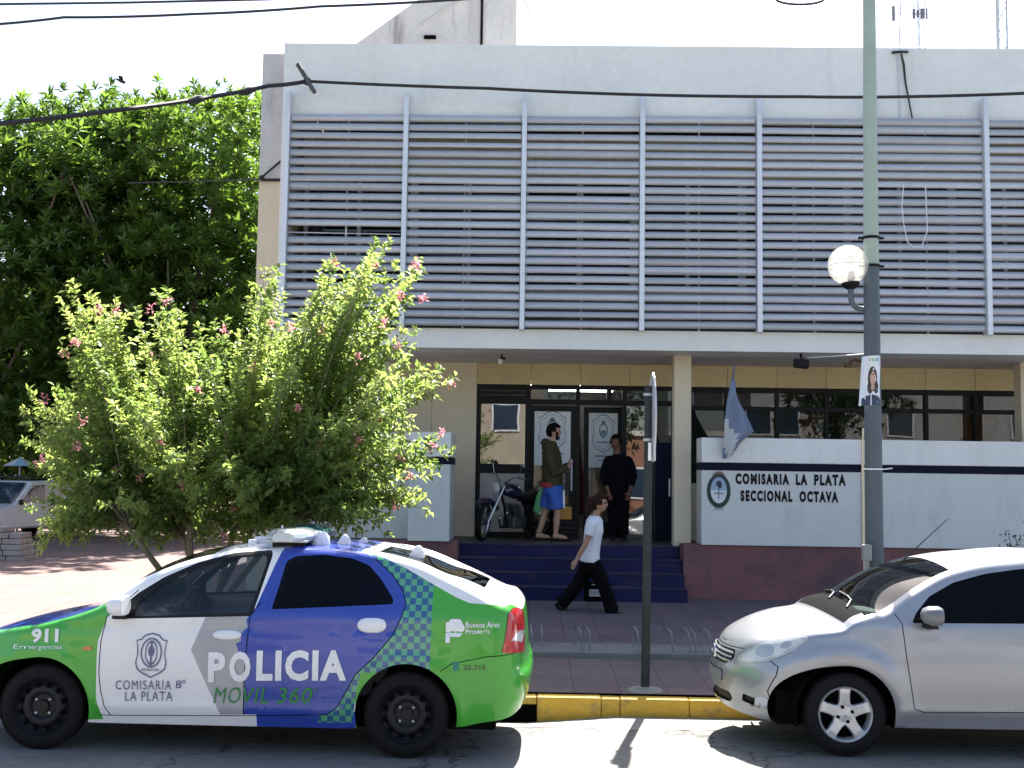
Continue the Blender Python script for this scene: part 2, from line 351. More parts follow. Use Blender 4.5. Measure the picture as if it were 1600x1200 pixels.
M_tread = mat('worn_skylit_tread', (.020, .020, .060), .7, var=.25, scale=3, stain=((.09, .08, .085), 3, .55, (.4, 1, 1), .8))  # paler than the risers: wear, plus sky light put into the colour
M_porch = mat('porch_floor_tile', (.065, .055, .055), .5, var=.15, scale=2)
M_frame = mat('dark_bronze_frame', (.009, .009, .010), .5, spec=.2, var=.1)
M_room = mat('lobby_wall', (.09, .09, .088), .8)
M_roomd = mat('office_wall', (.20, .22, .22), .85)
M_ceil = mat('white_ceiling', (.72, .72, .70), .8)
M_wood = mat('brown_wood_board', (.30, .10, .028), .5, var=.25, scale=2, stretch=(1, 1, 6))
M_paper = mat('white_paper', (.72, .74, .76), .7, var=.04)
M_ink = mat('blue_grey_ink', (.20, .27, .36), .7)
M_navyp = mat('navy_stripe_paint', (.006, .008, .026), .6, spec=.12)
M_black = mat('black_paint', (.006, .006, .007), .5, spec=.2)
G_win = glass('window_glass', (.50, .54, .54), base=.025)
G_door = glass('door_glass', (.62, .66, .66), base=.02)
G_mirror = glass('reflecting_film_glass', (.25, .26, .25), base=.17)
objvar(M_alu, .16); objvar(M_head, .06); objvar(M_kerb, .10)
B = thing('police_station', 'two-storey white police station with a louvred upper front over a shaded porch', 'building', (1.5, 18, 0))
XL, XR = -3.66, 13.2
box('parapet', W_, B, XL, XR, 15.80, 16.15, 7.15, 8.21)
box('front_pier', W_, B, XL, -3.575, 15.80, 16.4, 4.06, 7.148)
box('floor_beam', W_, B, XL, XR, 15.80, 16.4, 3.775, 4.058)
box('soffit', M_soft, B, XL+.01, XR, 16.402, 18.0, 3.79, 3.9, bevel=0)
box('roof', M_conc, B, XL+.02, XR, 16.152, 30, 7.85, 8.0, bevel=0)
# side wall: grey render above, cream below
box('side_wall', M_cream, B, -4.065, XL-.003, 16.2, 30, .1, 6.26)
box('side_parapet', M_grey, B, -4.068, XL-.003, 16.195, 30, 6.262, 8.2)
box('rear_wall', M_cream, B, XL, XR, 29.8, 30, .1, 7.85, bevel=0)
box('end_wall', M_cream, B, XR, XR+.2, 15.85, 30, .1, 8.1, bevel=0)
# upper wall behind the louvres
WB = box('upper_wall', M_cream, B, -3.57, XR, 16.95, 17.1, 6.55, 7.15, bevel=0)
box('upper_sill_wall', M_roomd, B, -3.57, XR, 16.95, 17.1, 3.9, 4.75, bevel=0)
box('ledge', M_roomd, B, -3.57, XR, 16.402, 16.95, 3.902, 4.0, bevel=0)
box('upper_room', M_roomd, B, -3.57, XR, 19.5, 19.6, 3.9, 7.8, bevel=0)
bays = [-3.54, -1.84, -.147, 1.535, 3.19, 4.80, 6.39, 8.0, 9.6]
for a, b in zip(bays, bays[1:]):
    wn = MB()
    for x in (a+.03, (a+b)/2, b-.03): wn.box(x-.03, x+.03, 16.96, 17.04, 4.75, 6.55)
    wn.box(a, b, 16.965, 17.035, 4.75, 4.82).box(a, b, 16.965, 17.035, 6.48, 6.55).box(a, b, 16.968, 17.032, 5.9, 5.95)
    wo = wn.build('upper_window', M_post, B)
    for x0, x1 in ((a+.06, (a+b)/2-.03), ((a+b)/2+.03, b-.06)):
        MB().add([(x0, 17, 4.82), (x1, 17, 4.82), (x1, 17, 6.48), (x0, 17, 6.48)], [(0, 1, 2, 3)]).build('pane', G_win, wo, fix=False)
# posts and louvre blades
for x in bays:
    m = MB().box(x-.035, x+.035, 15.60, 15.79, 4.03, 7.43)
    m.box(x-.028, x+.028, 15.79, 15.80, 4.2, 4.3).box(x-.028, x+.028, 15.79, 15.80, 7.25, 7.35)
    m.build('louvre_post', M_post, B, bevel=.012)
def slat_mesh(length):
    mb = MB(); n = 7; prof = []
    for i in range(n+1):
        t = -1+2*i/n; prof.append((-.030*(1-t*t), t*.057))      # bowed blade, bulging to the street
    inner = [(p[0]+.014, p[1]) for p in prof[::-1]]
    mb.prism(prof+inner, 0, length, plane='yz'); return mb
slats = {}
NS, Z0, Z1 = 24, 4.13, 7.08
for bi, (a, b) in enumerate(zip(bays[:-1], bays[1:])):
    ln = round(b-a-.08, 2)
    if ln not in slats:
        o = slat_mesh(ln).build('louvre_slat', M_alu, B, local=True, smooth=True, ang=50); slats[ln] = o
        first = True
    for k in range(NS):
        z = Z0+(Z1-Z0)*k/(NS-1)
        if bi == 0 and k == 10: continue                       # the blade that has dropped out
        if first: o, first = slats[ln], False
        else:
            o = slats[ln].copy(); C.objects.link(o); o.parent = B
        tilt = R(-25)+random.gauss(0, R(4.5))
        if random.random() < .08: tilt += R(random.choice((-26, 18, 30)))
        if bi == 5 and k > 19: tilt = R(-4)
        o.location = Vector((a+.04, 15.70, z+random.gauss(0, .005)))-B.location
        o.rotation_euler = (tilt, random.gauss(0, .0028), 0)
    for xm in ((a+b)/2,):
        MB().box(xm-.012, xm+.012, 15.80, 15.83, 4.06, 7.15).build('louvre_stay', M_post, B)
MB().tube([(-3.5, 15.72, 5.40), (-1.9, 15.72, 5.385)], .008, 6).build('louvre_rod', M_post, B)
# ground floor rear wall of the porch
YB = 18.0
xs = [-3.64, -3.0, -2.3, -1.6, -.88]
for a, b in zip(xs, xs[1:]): box('wall_panel', M_cream if a > -2.4 else W_, B, a+.002, b-.002, YB, YB+.15, 1.0, 3.788, bevel=.003)
hx = [-.88]+[pt(u, 588, YB)[0] for u in (830, 907, 984, 1060, 1137, 1214, 1291, 1368, 1446, 1524, 1600, 1676, 1752, 1828)]
for a, b in zip(hx, hx[1:]): box('header_panel', M_head, B, a+.003, b-.003, YB, YB+.15, 3.445, 3.788, bevel=.004)
box('column', M_cream, B, 2.103, 2.356, 16.5, 16.75, .99, 3.789, bevel=.008)
cxr = pt(1596, 640, 16.9)[0]
box('column', M_cream, B, cxr, cxr+.27, 16.9, 17.15, .99, 3.789, bevel=.008)
box('porch_floor', M_porch, B, -3.64, XR, 16.53, 24, .2, .995, bevel=0)
# steps
for k, (y, z) in enumerate(((15.58, .465), (15.86, .64), (16.14, .815), (16.42, .99))):
    s = box('step', M_navy, B, -1.0-.004*k, 2.178-.004*k, y, 16.525, .2, z-.02, bevel=.004)
    box('tread', M_tread, s, -1.0-.004*k, 2.178-.004*k, y-.012, 16.525, z-.0199, z+.0005*k, bevel=.006)
box('plinth', M_red, B, 2.185, XR, 16.04, 16.9, .1, 1.04, bevel=.008)
box('plinth', M_red, B, -3.66, -1.018, 16.04, 16.9, .1, 1.03, bevel=.008)
# lobby and office rooms behind the glass
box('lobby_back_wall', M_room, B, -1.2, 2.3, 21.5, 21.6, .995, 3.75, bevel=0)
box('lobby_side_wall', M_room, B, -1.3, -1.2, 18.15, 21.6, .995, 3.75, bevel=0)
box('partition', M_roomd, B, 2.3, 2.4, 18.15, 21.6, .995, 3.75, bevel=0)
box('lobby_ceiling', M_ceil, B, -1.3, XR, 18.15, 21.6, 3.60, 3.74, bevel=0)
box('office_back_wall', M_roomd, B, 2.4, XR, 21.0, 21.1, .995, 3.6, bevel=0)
for i, (x, y) in enumerate(((.30, 19.4), (.9, 20.4))):
    t = thing('ceiling_light', ('lit fluorescent tube on the lobby ceiling close behind the entrance transom', 'second lit fluorescent tube deeper in the lobby behind the entrance')[i], 'ceiling light', (x, y, 3.59), group='lobby tube lights')
    box('housing', M_ceil, t, x-.6, x+.6, y-.05, y+.05, 3.56, 3.599)
    MB().tube([(x-.58, y, 3.54), (x+.58, y, 3.54)], .018, 8).build('tube', mat('tube_glow', (1, .98, .92), emit=9), t)
# office windows
YW = 18.05
wu = [1078, 1135, 1214, 1291, 1368, 1447, 1524, 1598, 1675, 1752]
for a, b in zip(wu, wu[1:]):
    xa, xb = pt(a, 650, YW)[0], pt(b, 650, YW)[0]
    f = MB(); f.box(xa-.03, xa+.03, YW-.03, YW+.07, 1.9, 3.442).box(xa+.03, xb-.03, YW-.025, YW+.065, 3.36, 3.442).box(xa+.03, xb-.03, YW-.02, YW+.06, 3.07, 3.14).box(xa+.03, xb-.03, YW-.02, YW+.06, 1.9, 1.97)
    wo = f.build('office_window', M_frame, B, bevel=.003)
    for z0, z1 in ((1.97, 3.07), (3.14, 3.36)):
        d = random.uniform(-.004, .004)
        MB().add([(xa+.03, YW+.02+d, z0), (xb-.03, YW+.02-d, z0), (xb-.03, YW+.02-d, z1), (xa+.03, YW+.02+d, z1)], [(0, 1, 2, 3)]).build('pane', G_win, wo, fix=False)
box('sill_wall', M_cream, B, 2.4, XR, YB+.01, YB+.14, .995, 1.9, bevel=0)
# entrance glazing
def ex(u): return pt(u, 720, 18.06)[0]
def ez(v): return pt(850, v, 18.06)[1]
F = MB(); y0, y1 = 18.02, 18.10
X = {u: ex(u) for u in (747, 824, 900, 914, 950, 977, 1018, 1053)}
for u, wd in ((747, .07), (824, .085), (902, .07), (975, .07), (1018, .05), (1051, .05)): F.box(ex(u)-wd/2, ex(u)+wd/2, y0, y1, .997, 3.44)
for z0, z1, ua, ub in ((3.375, 3.44, 747, 1053), (ez(632), ez(624), 747, 1053)): F.box(ex(ua), ex(ub), y0+.005, y1-.005, z0, z1)
F.box(ex(951)-.04, ex(951)+.04, y0+.003, y1-.003, ez(628), 3.40)
F.box(ex(747), ex(824), y0+.006, y1-.006, ez(740), ez(726)).box(ex(747), ex(824), y0+.006, y1-.006, .997, 1.08)
F.box(ex(1018), ex(1051), y0+.006, y1-.006, ez(700), ez(690))
ef = F.build('entrance_frame', M_frame, B, bevel=.004)
def pane(par, u0, u1, v0, v1, m, name='pane', y=18.06):
    xa, xb, za, zb = ex(u0), ex(u1), ez(v1), ez(v0)
    return MB().add([(xa, y, za), (xb, y, za), (xb, y, zb), (xa, y, zb)], [(0, 1, 2, 3)]).build(name, m, par, fix=False)
pane(ef, 826, 900, 603, 625, G_door, 'transom_pane'); pane(ef, 904, 949, 603, 625, G_door, 'transom_pane'); pane(ef, 954, 973, 603, 625, G_door, 'transom_pane')
pane(ef, 978, 1050, 603, 625, G_win, 'transom_pane')
pane(ef, 750, 821, 632, 727, G_mirror); pane(ef, 1020, 1050, 632, 691, G_win); pane(ef, 1020, 1050, 699, 838, G_win); pane(ef, 979, 1016, 632, 838, G_mirror)
for k in range(3):
    xa, xb = ex(750), ex(821); z = ez(624-k*7)
    MB().box(xa, xb, 18.05, 18.075, z, z+.05).build('vent_slat', M_frame, ef)
M_marble = mat('pale_marble', (.42, .38, .38), .3, var=.25, scale=3, stain=((.2, .17, .17), 3, .55, (1, 1, 1), .5))
box('stone_panel', M_marble, ef, ex(750), ex(821), 18.05, 18.08, 1.08, ez(740))
# doors
def door(u0, u1, yd, pu0, pu1, pv0, pv1, name='glass_door'):
    xa, xb = ex(u0), ex(u1); zt, zb = ez(634), 1.0
    d = MB(); s = .075
    d.box(xa, xa+s, yd, yd+.05, zb, zt).box(xb-s, xb, yd, yd+.05, zb, zt).box(xa+s, xb-s, yd+.002, yd+.048, zt-.09, zt).box(xa+s, xb-s, yd+.002, yd+.048, zb, zb+.25)
    do = d.build(name, M_frame, B, bevel=.004)
    MB().add([(xa+s, yd+.025, zb+.25), (xb-s, yd+.025, zb+.25), (xb-s, yd+.025, zt-.09), (xa+s, yd+.025, zt-.09)], [(0, 1, 2, 3)]).build('pane', G_door, do, fix=False)
    px0, px1, pz0, pz1 = ex(pu0), ex(pu1), ez(pv1), ez(pv0)
    fl = Flat(lambda a, b, l: (px0+a*(px1-px0), yd+.018-l, pz0+b*(pz1-pz0)))
    fl.poly([(0, 0), (1, 0), (1, 1), (0, 1)], 0, 0)
    sh = shield(.5, .60, .78, .70); fl.mesh(ring(sh, .94), 1, .002); fl.mesh(ring(shield(.5, .60, .64, .57), .97), 1, .002)
    fl.mesh(ring(ell(.5, .66, .15, .135), .72), 1, .003); fl.poly(ell(.5, .80, .07, .035, 12), 1, .003); fl.poly(ell(.5, .62, .09, .05, 16), 1, .004)
    fl.poly([(.28, .435), (.72, .435), (.72, .46), (.28, .46)], 1, .003); fl.poly([(.2, .19), (.8, .19), (.8, .215), (.2, .215)], 1, .003); fl.poly([(.3, .12), (.7, .12), (.7, .135), (.3, .135)], 1, .003)
    fl.build('door_poster', [M_paper, M_ink], do)
    return do
d1 = door(827, 899, 18.035, 834, 891, 637, 727); d1['label'] = 'closed glass door with pale crest poster'
MB().tube([(ex(893), 18.0, 1.75), (ex(893), 18.0, 2.25)], .014, 8).build('handle', M_post, d1, smooth=True)
d2 = door(913, 974, 18.30, 921, 967, 640, 729); d2['label'] = 'recessed glass door with larger dark crest poster'
# the lit strip and the furled poles seen in the door gap
t = thing('lobby_lamp', 'narrow white wall lamp seen lit in the gap between the two doors', 'lamp', (ex(903), 19.0, 2.3))
MB().box(-.035, .035, -.02, .02, 0, .33).build('lamp_glass', mat('lamp_glow', (1, .97, .9), emit=3), t, local=True, bevel=.01)
MB().box(-.05, .05, .02, .05, -.02, .35).build('back_plate', M_post, t, local=True)
# brown boards, papers inside the offices
for i, (u0, u1, v0, lab) in enumerate(((1247, 1312, 646, 'brown wooden board behind the office window near the street pole'), (1504, 1556, 650, 'brown wooden cupboard behind the rightmost office window'))):
    xa, xb = pt(u0, 660, 19.5)[0], pt(u1, 660, 19.5)[0]; zt = pt(u0, v0, 19.5)[1]
    t = thing('wooden_cupboard', lab, 'cupboard', ((xa+xb)/2, 19.5, 1.0))
    box('carcass', M_wood, t, xa, xb, 19.45, 19.8, 1.0, zt, bevel=.01)
    xm = xa+(xb-xa)*.62
    box('cupboard_door', M_wood, t, xa+.02, xm-.01, 19.43, 19.449, 1.1, zt-.04, bevel=.004); box('cupboard_door', M_frame, t, xm+.01, xb-.02, 19.43, 19.449, 1.1, zt-.04, bevel=.004)
    if i == 0: MB().box(xa+.3, xa+.42, 19.425, 19.429, zt-.32, zt-.15).build('paper_note', M_paper, t)
t = thing('paper_stack', 'stack of pale papers on the office window ledge behind the pole', 'papers', (pt(1400, 680, 18.4)[0], 18.4, 1.9))
for k in range(6): MB().box(-.3+random.uniform(-.02, .02), .1+random.uniform(-.02, .25), -.1, .12, .55+k*.035, .582+k*.035).build('paper', mat('cream_paper', (.65, .60, .42), .7), t, local=True)
box('ledge', M_roomd, t, t.location.x-.4, t.location.x+.45, 18.25, 18.55, 1.9, 2.449)
# ------------------------------------------------------------------ walls beside the steps
def emblem(parent, cx, cz, wd, ht, to3):
    g = mat('laurel_green', (.018, .035, .03), .6); sb = mat('emblem_sky', (.30, .42, .55), .6); wh = mat('emblem_white', (.66, .68, .70), .6); go = mat('sun_gold', (.16, .13, .09), .6); rd = mat('cap_dark', (.04, .05, .10), .6); gr = mat('ribbon_grey', (.33, .36, .38), .6)
    fl = Flat(to3); E = lambda x, z, a, b, n=26: ell(cx+x*wd, cz+z*ht, a*wd, b*ht, n)
    fl.poly(E(0, .34, .26, .13, 18), 3, .002)                         # rising sun
    for k in range(9):
        a = R(10+k*20); r0, r1 = .24, .33
        fl.poly([(cx+math.cos(a-.08)*r0*wd, cz+(.34+math.sin(a-.08)*r0*.55)*ht), (cx+math.cos(a+.08)*r0*wd, cz+(.34+math.sin(a+.08)*r0*.55)*ht), (cx+math.cos(a)*r1*wd, cz+(.34+math.sin(a)*r1*.55)*ht)], 3, .003)
    o_, i_ = E(0, -.02, .5, .42, 40), E(0, .0, .345, .33, 40)
    fl.mesh((o_+i_, [(i, (i+1) % 40, (i+1) % 40+40, i+40) for i in range(40)]), 0, .004)
    for k in range(26):                                               # laurel leaves along the rim
        a = R(-60+k*300/25); x, z = .44*math.cos(a+math.pi/2), .375*math.sin(a+math.pi/2)
        fl.poly([(cx+(x+.07*math.cos(a+2.4))*wd, cz+(z-.02+.06*math.sin(a+2.4))*ht), (cx+(x+.03)*wd, cz+(z-.02)*ht), (cx+(x+.09*math.cos(a+1.2))*wd, cz+(z-.02+.07*math.sin(a+1.2))*ht)], 0, .006)
    fl.poly([(cx+.345*wd*math.cos(R(a)), cz+.33*ht*math.sin(R(a))) for a in range(0, 181, 9)], 1, .005)
    fl.poly([(cx+.345*wd*math.cos(R(a)), cz+.33*ht*math.sin(R(a))) for a in range(180, 361, 9)], 2, .005)
    fl.poly([(cx-.016*wd, cz-.22*ht), (cx+.016*wd, cz-.22*ht), (cx+.016*wd, cz+.2*ht), (cx-.016*wd, cz+.2*ht)], 4, .008)
    fl.poly(E(0, .17, .12, .075, 14), 4, .009); fl.poly(E(.05, .10, .07, .05, 10), 4, .009)
    fl.poly(E(-.1, -.08, .13, .025, 12), 5, .008); fl.poly(E(.1, -.08, .13, .025, 12), 5, .008)
    fl.poly([(cx-.22*wd, cz-.5*ht), (cx+.22*wd, cz-.5*ht), (cx+.16*wd, cz-.40*ht), (cx-.16*wd, cz-.40*ht)], 5, .003)
    return fl.build('emblem', [g, sb, wh, go, rd, gr], parent)
w1 = thing('sign_wall', 'low white wall right of the steps with lettering, crest and navy stripe', 'wall', (5, 16.25, 1.04))
M_glossw = mat('glazed_white_wall', (.60, .635, .62), .32, var=.05, scale=.8, fine=.02, bump=.04, bscale=6, stain=((.42, .43, .41), 1.8, .56, (1, 1, .3), .45))
for a, b in ((2.43, 4.69), (4.72, 7.6), (7.605, 10.5), (10.505, 13.0)):
    box('wall_slab', M_glossw, w1, a, b, 16.0, 16.48, 1.043, 2.098, bevel=.006)
    box('coping', W_, w1, a, b, 15.985, 16.48, 2.208, 2.56, bevel=.008)
    box('stripe', M_navyp, w1, a-.002, b-.03 if b < 5 else b, 15.99, 16.47, 2.1, 2.206, bevel=.003)
MB().tube([(4.705, 15.985, 1.06), (4.705, 15.985, 2.56)], .022, 8).build('drain_pipe', M_cream, w1, smooth=True)
f3 = lambda a, b, l: (a, 16.0-l, b)
def wall_px(u, v): return pt(u, v, 16.0)
for t_, ua, ub, v0, v1 in (('COMISARIA', 1149, 1233, 740, 757.5), ('LA', 1243.5, 1261.5, 741.5, 758), ('PLATA', 1272, 1321.5, 742.5, 759)):
    x0, z0 = wall_px(ua, v1); x1, z1 = wall_px(ub, v0)
    Flat(f3).text(t_, x0, 1.903, x1-x0, .158, 0, .004, bold=.065, spacing=1.33).build('lettering', M_black, w1)
for t_, ua, ub in (('SECCIONAL', 1157, 1238), ('OCTAVA', 1249, 1309.5)):
    x0, z0 = wall_px(ua, 784); x1, z1 = wall_px(ub, 766)
    Flat(f3).text(t_, x0, 1.663, x1-x0, .160, 0, .004, bold=.065, spacing=1.33).build('lettering', M_black, w1)
ec = wall_px(1123, 766); emblem(w1, ec[0], ec[1], .335, .56, f3)
w2 = thing('low_wall', 'low white wall left of the steps with navy stripe behind the flowering shrub', 'wall', (-1.5, 16.5, 1.03))
for a, b, yf in ((-1.73, -1.14, 16.0), (-3.64, -1.735, 16.5)):
    box('wall_slab', M_glossw, w2, a, b, yf, 17.0, 1.035, 2.128, bevel=.006)
    box('coping', W_, w2, a, b, yf-.015, 17.0, 2.232, 2.585, bevel=.008)
    box('stripe', M_navyp, w2, a, b+.002, yf-.01, 16.99, 2.13, 2.23, bevel=.003)
Flat(lambda a, b, l: (a, 15.985-l, b)).poly([(-1.53, 2.34), (-1.36, 2.34), (-1.36, 2.50), (-1.53, 2.50)], 0).build('notice', mat('green_notice', (.16, .24, .12), .6, var=.4, scale=12), w2)
# roof tower, masts and aerials
tw = thing('stair_tower', 'stained concrete stair tower with sloping side above the white parapet', 'tower', (-1.5, 22, 8))
def P22(u, v): return pt(u, v, 22)
a, b, c_ = P22(553, 70), P22(640, 8), P22(752, -72)
z00 = 7.9
MB().prism([(a[0]-.25, z00), (P22(752, 0)[0], z00), c_, b, a], 22, 24.5).build('stair_ramp', M_tower, tw, bevel=.02)
x0, x1 = P22(756, 0)[0], P22(808, 0)[0]
box('tower_shaft', M_tower, tw, x0, x1, 21.8, 24.6, z00, c_[1]+1.5, bevel=.02)
xv, zv = P22(672, 60); box('vent', M_dark, tw, xv-.12, xv+.12, 21.95, 21.999, zv-.02, zv+.05)
p0, p1 = P22(806, -20), P22(845, 70); MB().tube([(p0[0], 21.7, p0[1]), (p1[0], 21.7, p1[1])], .012, 5).build('guy_wire', M_grey, tw)
p0, p1 = P22(655, 40), P22(735, -10); MB().tube([(p0[0], 21.98, p0[1]), (p1[0], 21.98, p1[1])], .02, 5).build('conduit', M_grey, tw)
M_galv = mat('galvanised_steel', (.45, .47, .50), .5, metal=.4)
def mast(u, Y, wd, label, rad):
    x = pt(u, 60, Y)[0]; t = thing('radio_mast', label, 'radio mast', (x, Y, 8), group='masts on the station roof')
    m = MB(); H = 7.0
    leg = [(-wd/2, 0), (wd/2, 0), (0, wd*.8)]
    for lx, ly in leg: m.tube([(lx, ly, 0), (lx, ly, H)], rad, 5)
    m.build('mast_leg', M_galv, t, local=True)
    m = MB(); n = 18
    for k in range(n):
        z0, z1 = H*k/n, H*(k+1)/n
        for q in range(3):
            (ax, ay), (bx, by) = leg[q], leg[(q+1) % 3]
            m.tube([(ax, ay, z0), (bx, by, z1)], rad*.5, 4, caps=False)
    m.build('lacing', M_galv, t, local=True)
    return t
t1 = mast(1440, 26, .17, 'thin lattice radio mast behind the TV aerial on the roof', .012)
t2 = mast(1566, 21, .19, 'taller lattice radio mast nearest the right edge of the roof', .018)
x, z = pt(1592, 78, 21); MB().tube([(x-t2.location.x+.1, 0, z-8-.2), (0, 0, 6)], .006, 4).build('guy_wire', M_galv, t2, local=True)
x, z = pt(1396, 78, 21)
ta = thing('tv_aerial', 'spindly grey TV aerial on a leaning stay above the parapet', 'aerial', (x, 21, 8))
xa, za = pt(1410, 0, 21); MB().tube([(x, 21, 8), (xa, 21, za+.6)], .012, 5).build('aerial_pole', M_galv, ta)
m = MB(); l0 = pt(1340, 12, 21); l1 = pt(1396, 10, 21); m.tube([(l0[0], 21, l0[1]), (l1[0], 21, l1[1])], .010, 5)
l0 = pt(1396, 22, 21); l1 = pt(1446, 22, 21); m.tube([(l0[0], 21, l0[1]), (l1[0], 21, l1[1])], .014, 5); m.build('boom', M_galv, ta)
m = MB()
for u, k, r in ((1396, 12, .03), (1428, 8, .03), (1434, 6, .028), (1441, 8, .04), (1448, 9, .018)):
    p = pt(u, 22, 21); m.tube([(p[0], 21, p[1]-k*.0125*.9), (p[0], 21, p[1]+k*.0125)], r, 6)
m.build('dipole', mat('aerial_dark', (.14, .14, .18), .5), ta)
# ================================================================== cars
class Body:
    """half a car body unrolled: u runs nose to tail along the flank, z is height; F(u, z) is the near flank (y < 0)"""
    def __init__(s, L, W, a, b, E, Zb, xf, xr, wz, n=2.4, nr=2.6, arches=(), crown=((0, .05),), plan=((0, 1),)):
        s.L, s.W, s.a, s.b, s.n, s.nr = L, W, a, b, n, nr
        s.E = smooth_tab(E, 300); s.Zb = Zb; s.xf, s.xr, s.wz = smooth_tab(xf, 60), smooth_tab(xr, 60), smooth_tab(wz, 80)
        s.arches, s.crown, s.plan = arches, smooth_tab(crown, 100) if len(crown) > 1 else list(crown)*2, smooth_tab(plan, 60) if len(plan) > 1 else list(plan)*2
        s.bumps = []
    def ze(s, u): return interp_even(s.E, u)
    def zb(s, u): return interp(s.Zb, u)
    def F(s, u, z, off=0.0):
        L, a, b = s.L, s.a, s.b; ze = s.ze(u)
        w = s.W*interp_even(s.wz, z)*interp_even(s.plan, u)
        for cu, cz, r in s.arches:
            d = math.hypot(u-cu, z-cz)
            if z > .2: w += .016*math.exp(-((d-r-.015)/.05)**2)
        for fn in s.bumps: w += fn(u, z)
        r = .055; t = (z-(ze-r))/r
        if t > 0: w -= r*(1-math.sqrt(max(0, 1-min(t, .97)**2)))
        w += off
        xfz, xrz = interp_even(s.xf, z), interp_even(s.xr, z)
        if u < a:
            th = math.pi/2*max(u, 0)/a; x = xfz+(a-xfz)*(1-math.cos(th)**(2/s.n)) if th < math.pi/2 else a
            y = w*math.sin(th)**(2/s.n); x -= off*math.cos(th)
        elif u > L-b:
            th = math.pi/2*max(L-u, 0)/b; e = xrz-(L-b); x = (L-b)+e*math.cos(th)**(2/s.nr) if th < math.pi/2 else L-b
            y = w*math.sin(th)**(2/s.nr); x += off*math.cos(th)
        else: x, y = u, w
        return Vector((x, -y, z))
    def N(s, u, z):
        e = .004
        du = s.F(min(u+e, s.L), z)-s.F(max(u-e, 0), z); dz = s.F(u, z+e)-s.F(u, z-e)
        n = du.cross(dz); return n.normalized() if n.length > 1e-12 else Vector((0, -1, 0))
def interp_even(t, x):
    n = len(t)-1; f = (x-t[0][0])/(t[-1][0]-t[0][0])*n
    if f <= 0: return t[0][1]
    if f >= n: return t[-1][1]
    i = int(f); return t[i][1]+(t[i+1][1]-t[i][1])*(f-i)
def dens(p, step=.035, closed=True):
    out = []; k = len(p)
    for i in range(k if closed else k-1):
        a, b = p[i], p[(i+1) % k]; d = math.hypot(b[0]-a[0], b[1]-a[1]); m = max(1, int(math.ceil(d/step)))
        out += [(a[0]+(b[0]-a[0])*j/m, a[1]+(b[1]-a[1])*j/m) for j in range(m)]
    if not closed: out.append(p[-1])
    return out
def rounded(p, r=.03, n=4):
    """polygon with its corners rounded"""
    out = []; k = len(p)
    for i in range(k):
        A, P, Q = Vector(p[i-1]), Vector(p[i]), Vector(p[(i+1) % k])
        d1 = min(r, (A-P).length*.45); d2 = min(r, (Q-P).length*.45)
        a, b = P+(A-P).normalized()*d1, P+(Q-P).normalized()*d2
        for j in range(n+1):
            t = j/n; out.append(tuple(a*(1-t)**2+P*2*t*(1-t)+b*t*t))
    return out
def strip(pl, w):
    """a narrow polygon along a polyline: a panel gap"""
    L_, R_ = [], []
    for i, p in enumerate(pl):
        a, b = pl[max(i-1, 0)], pl[min(i+1, len(pl)-1)]; d = math.hypot(b[0]-a[0], b[1]-a[1]) or 1
        n = (-(b[1]-a[1])/d*w/2, (b[0]-a[0])/d*w/2); L_.append((p[0]+n[0], p[1]+n[1])); R_.append((p[0]-n[0], p[1]-n[1]))
    return L_+R_[::-1]
def shell(body, regions, default, grid=.06, arch_gap=True):
    """triangulate the unrolled flank along every outline, return {part: (verts2d, tris, mats, off)}"""
    polys = [dens([(u, body.ze(u)) for u in np.linspace(0, body.L, 160)], 1, False), dens(body.Zb, .05, False)]
    polys = [(p, False) for p in polys]
    for d_ in (.007, .016, .028, .042, .058): polys.append(([(u, body.ze(u)-d_) for u in np.linspace(0, body.L, 160)], False))   # rows that carry the rounding below the upper edge
    for cu, cz, r in body.arches: polys.append(([(cu+r*math.cos(q*math.pi/36), cz+r*math.sin(q*math.pi/36)) for q in range(72)], True))
    for rg in regions: polys.append((dens(rg['poly'], .03), True))
    pts, edges = [], []
    for p, cl in polys:
        o = len(pts); pts += [Vector(q) for q in p]; k = len(p)
        edges += [(o+i, o+(i+1) % k) for i in range(k if cl else k-1)]
    u = 0.0
    while u <= body.L:
        z = .1
        while z < body.ze(u)-.075: pts.append(Vector((u+random.uniform(-.004, .004), z))); z += grid
        u += grid*(.45 if (u < body.a or u > body.L-body.b) else 1)
    for z in np.arange(.12, 1.1, .04): pts += [Vector((0, z)), Vector((body.L, z))]
    V, _, Fc, _, _, _ = delaunay_2d_cdt(pts, edges, [], 0, 1e-4)
    parts = {}
    for f in Fc:
        cu = sum(V[i][0] for i in f)/3; cz = sum(V[i][1] for i in f)/3
        if cz > body.ze(cu)+1e-4 or cz < body.zb(cu)-1e-4 or cu < 0 or cu > body.L: continue
        if any(math.hypot(cu-a, cz-b) < r-1e-3 for a, b, r in body.arches): continue
        rg = next((g for g in regions if inside(cu, cz, g['poly'])), default(cu, cz))
        parts.setdefault(rg['part'], []).append((tuple(f), rg['mat'], rg.get('off', 0)))
    return [tuple(v) for v in V], parts
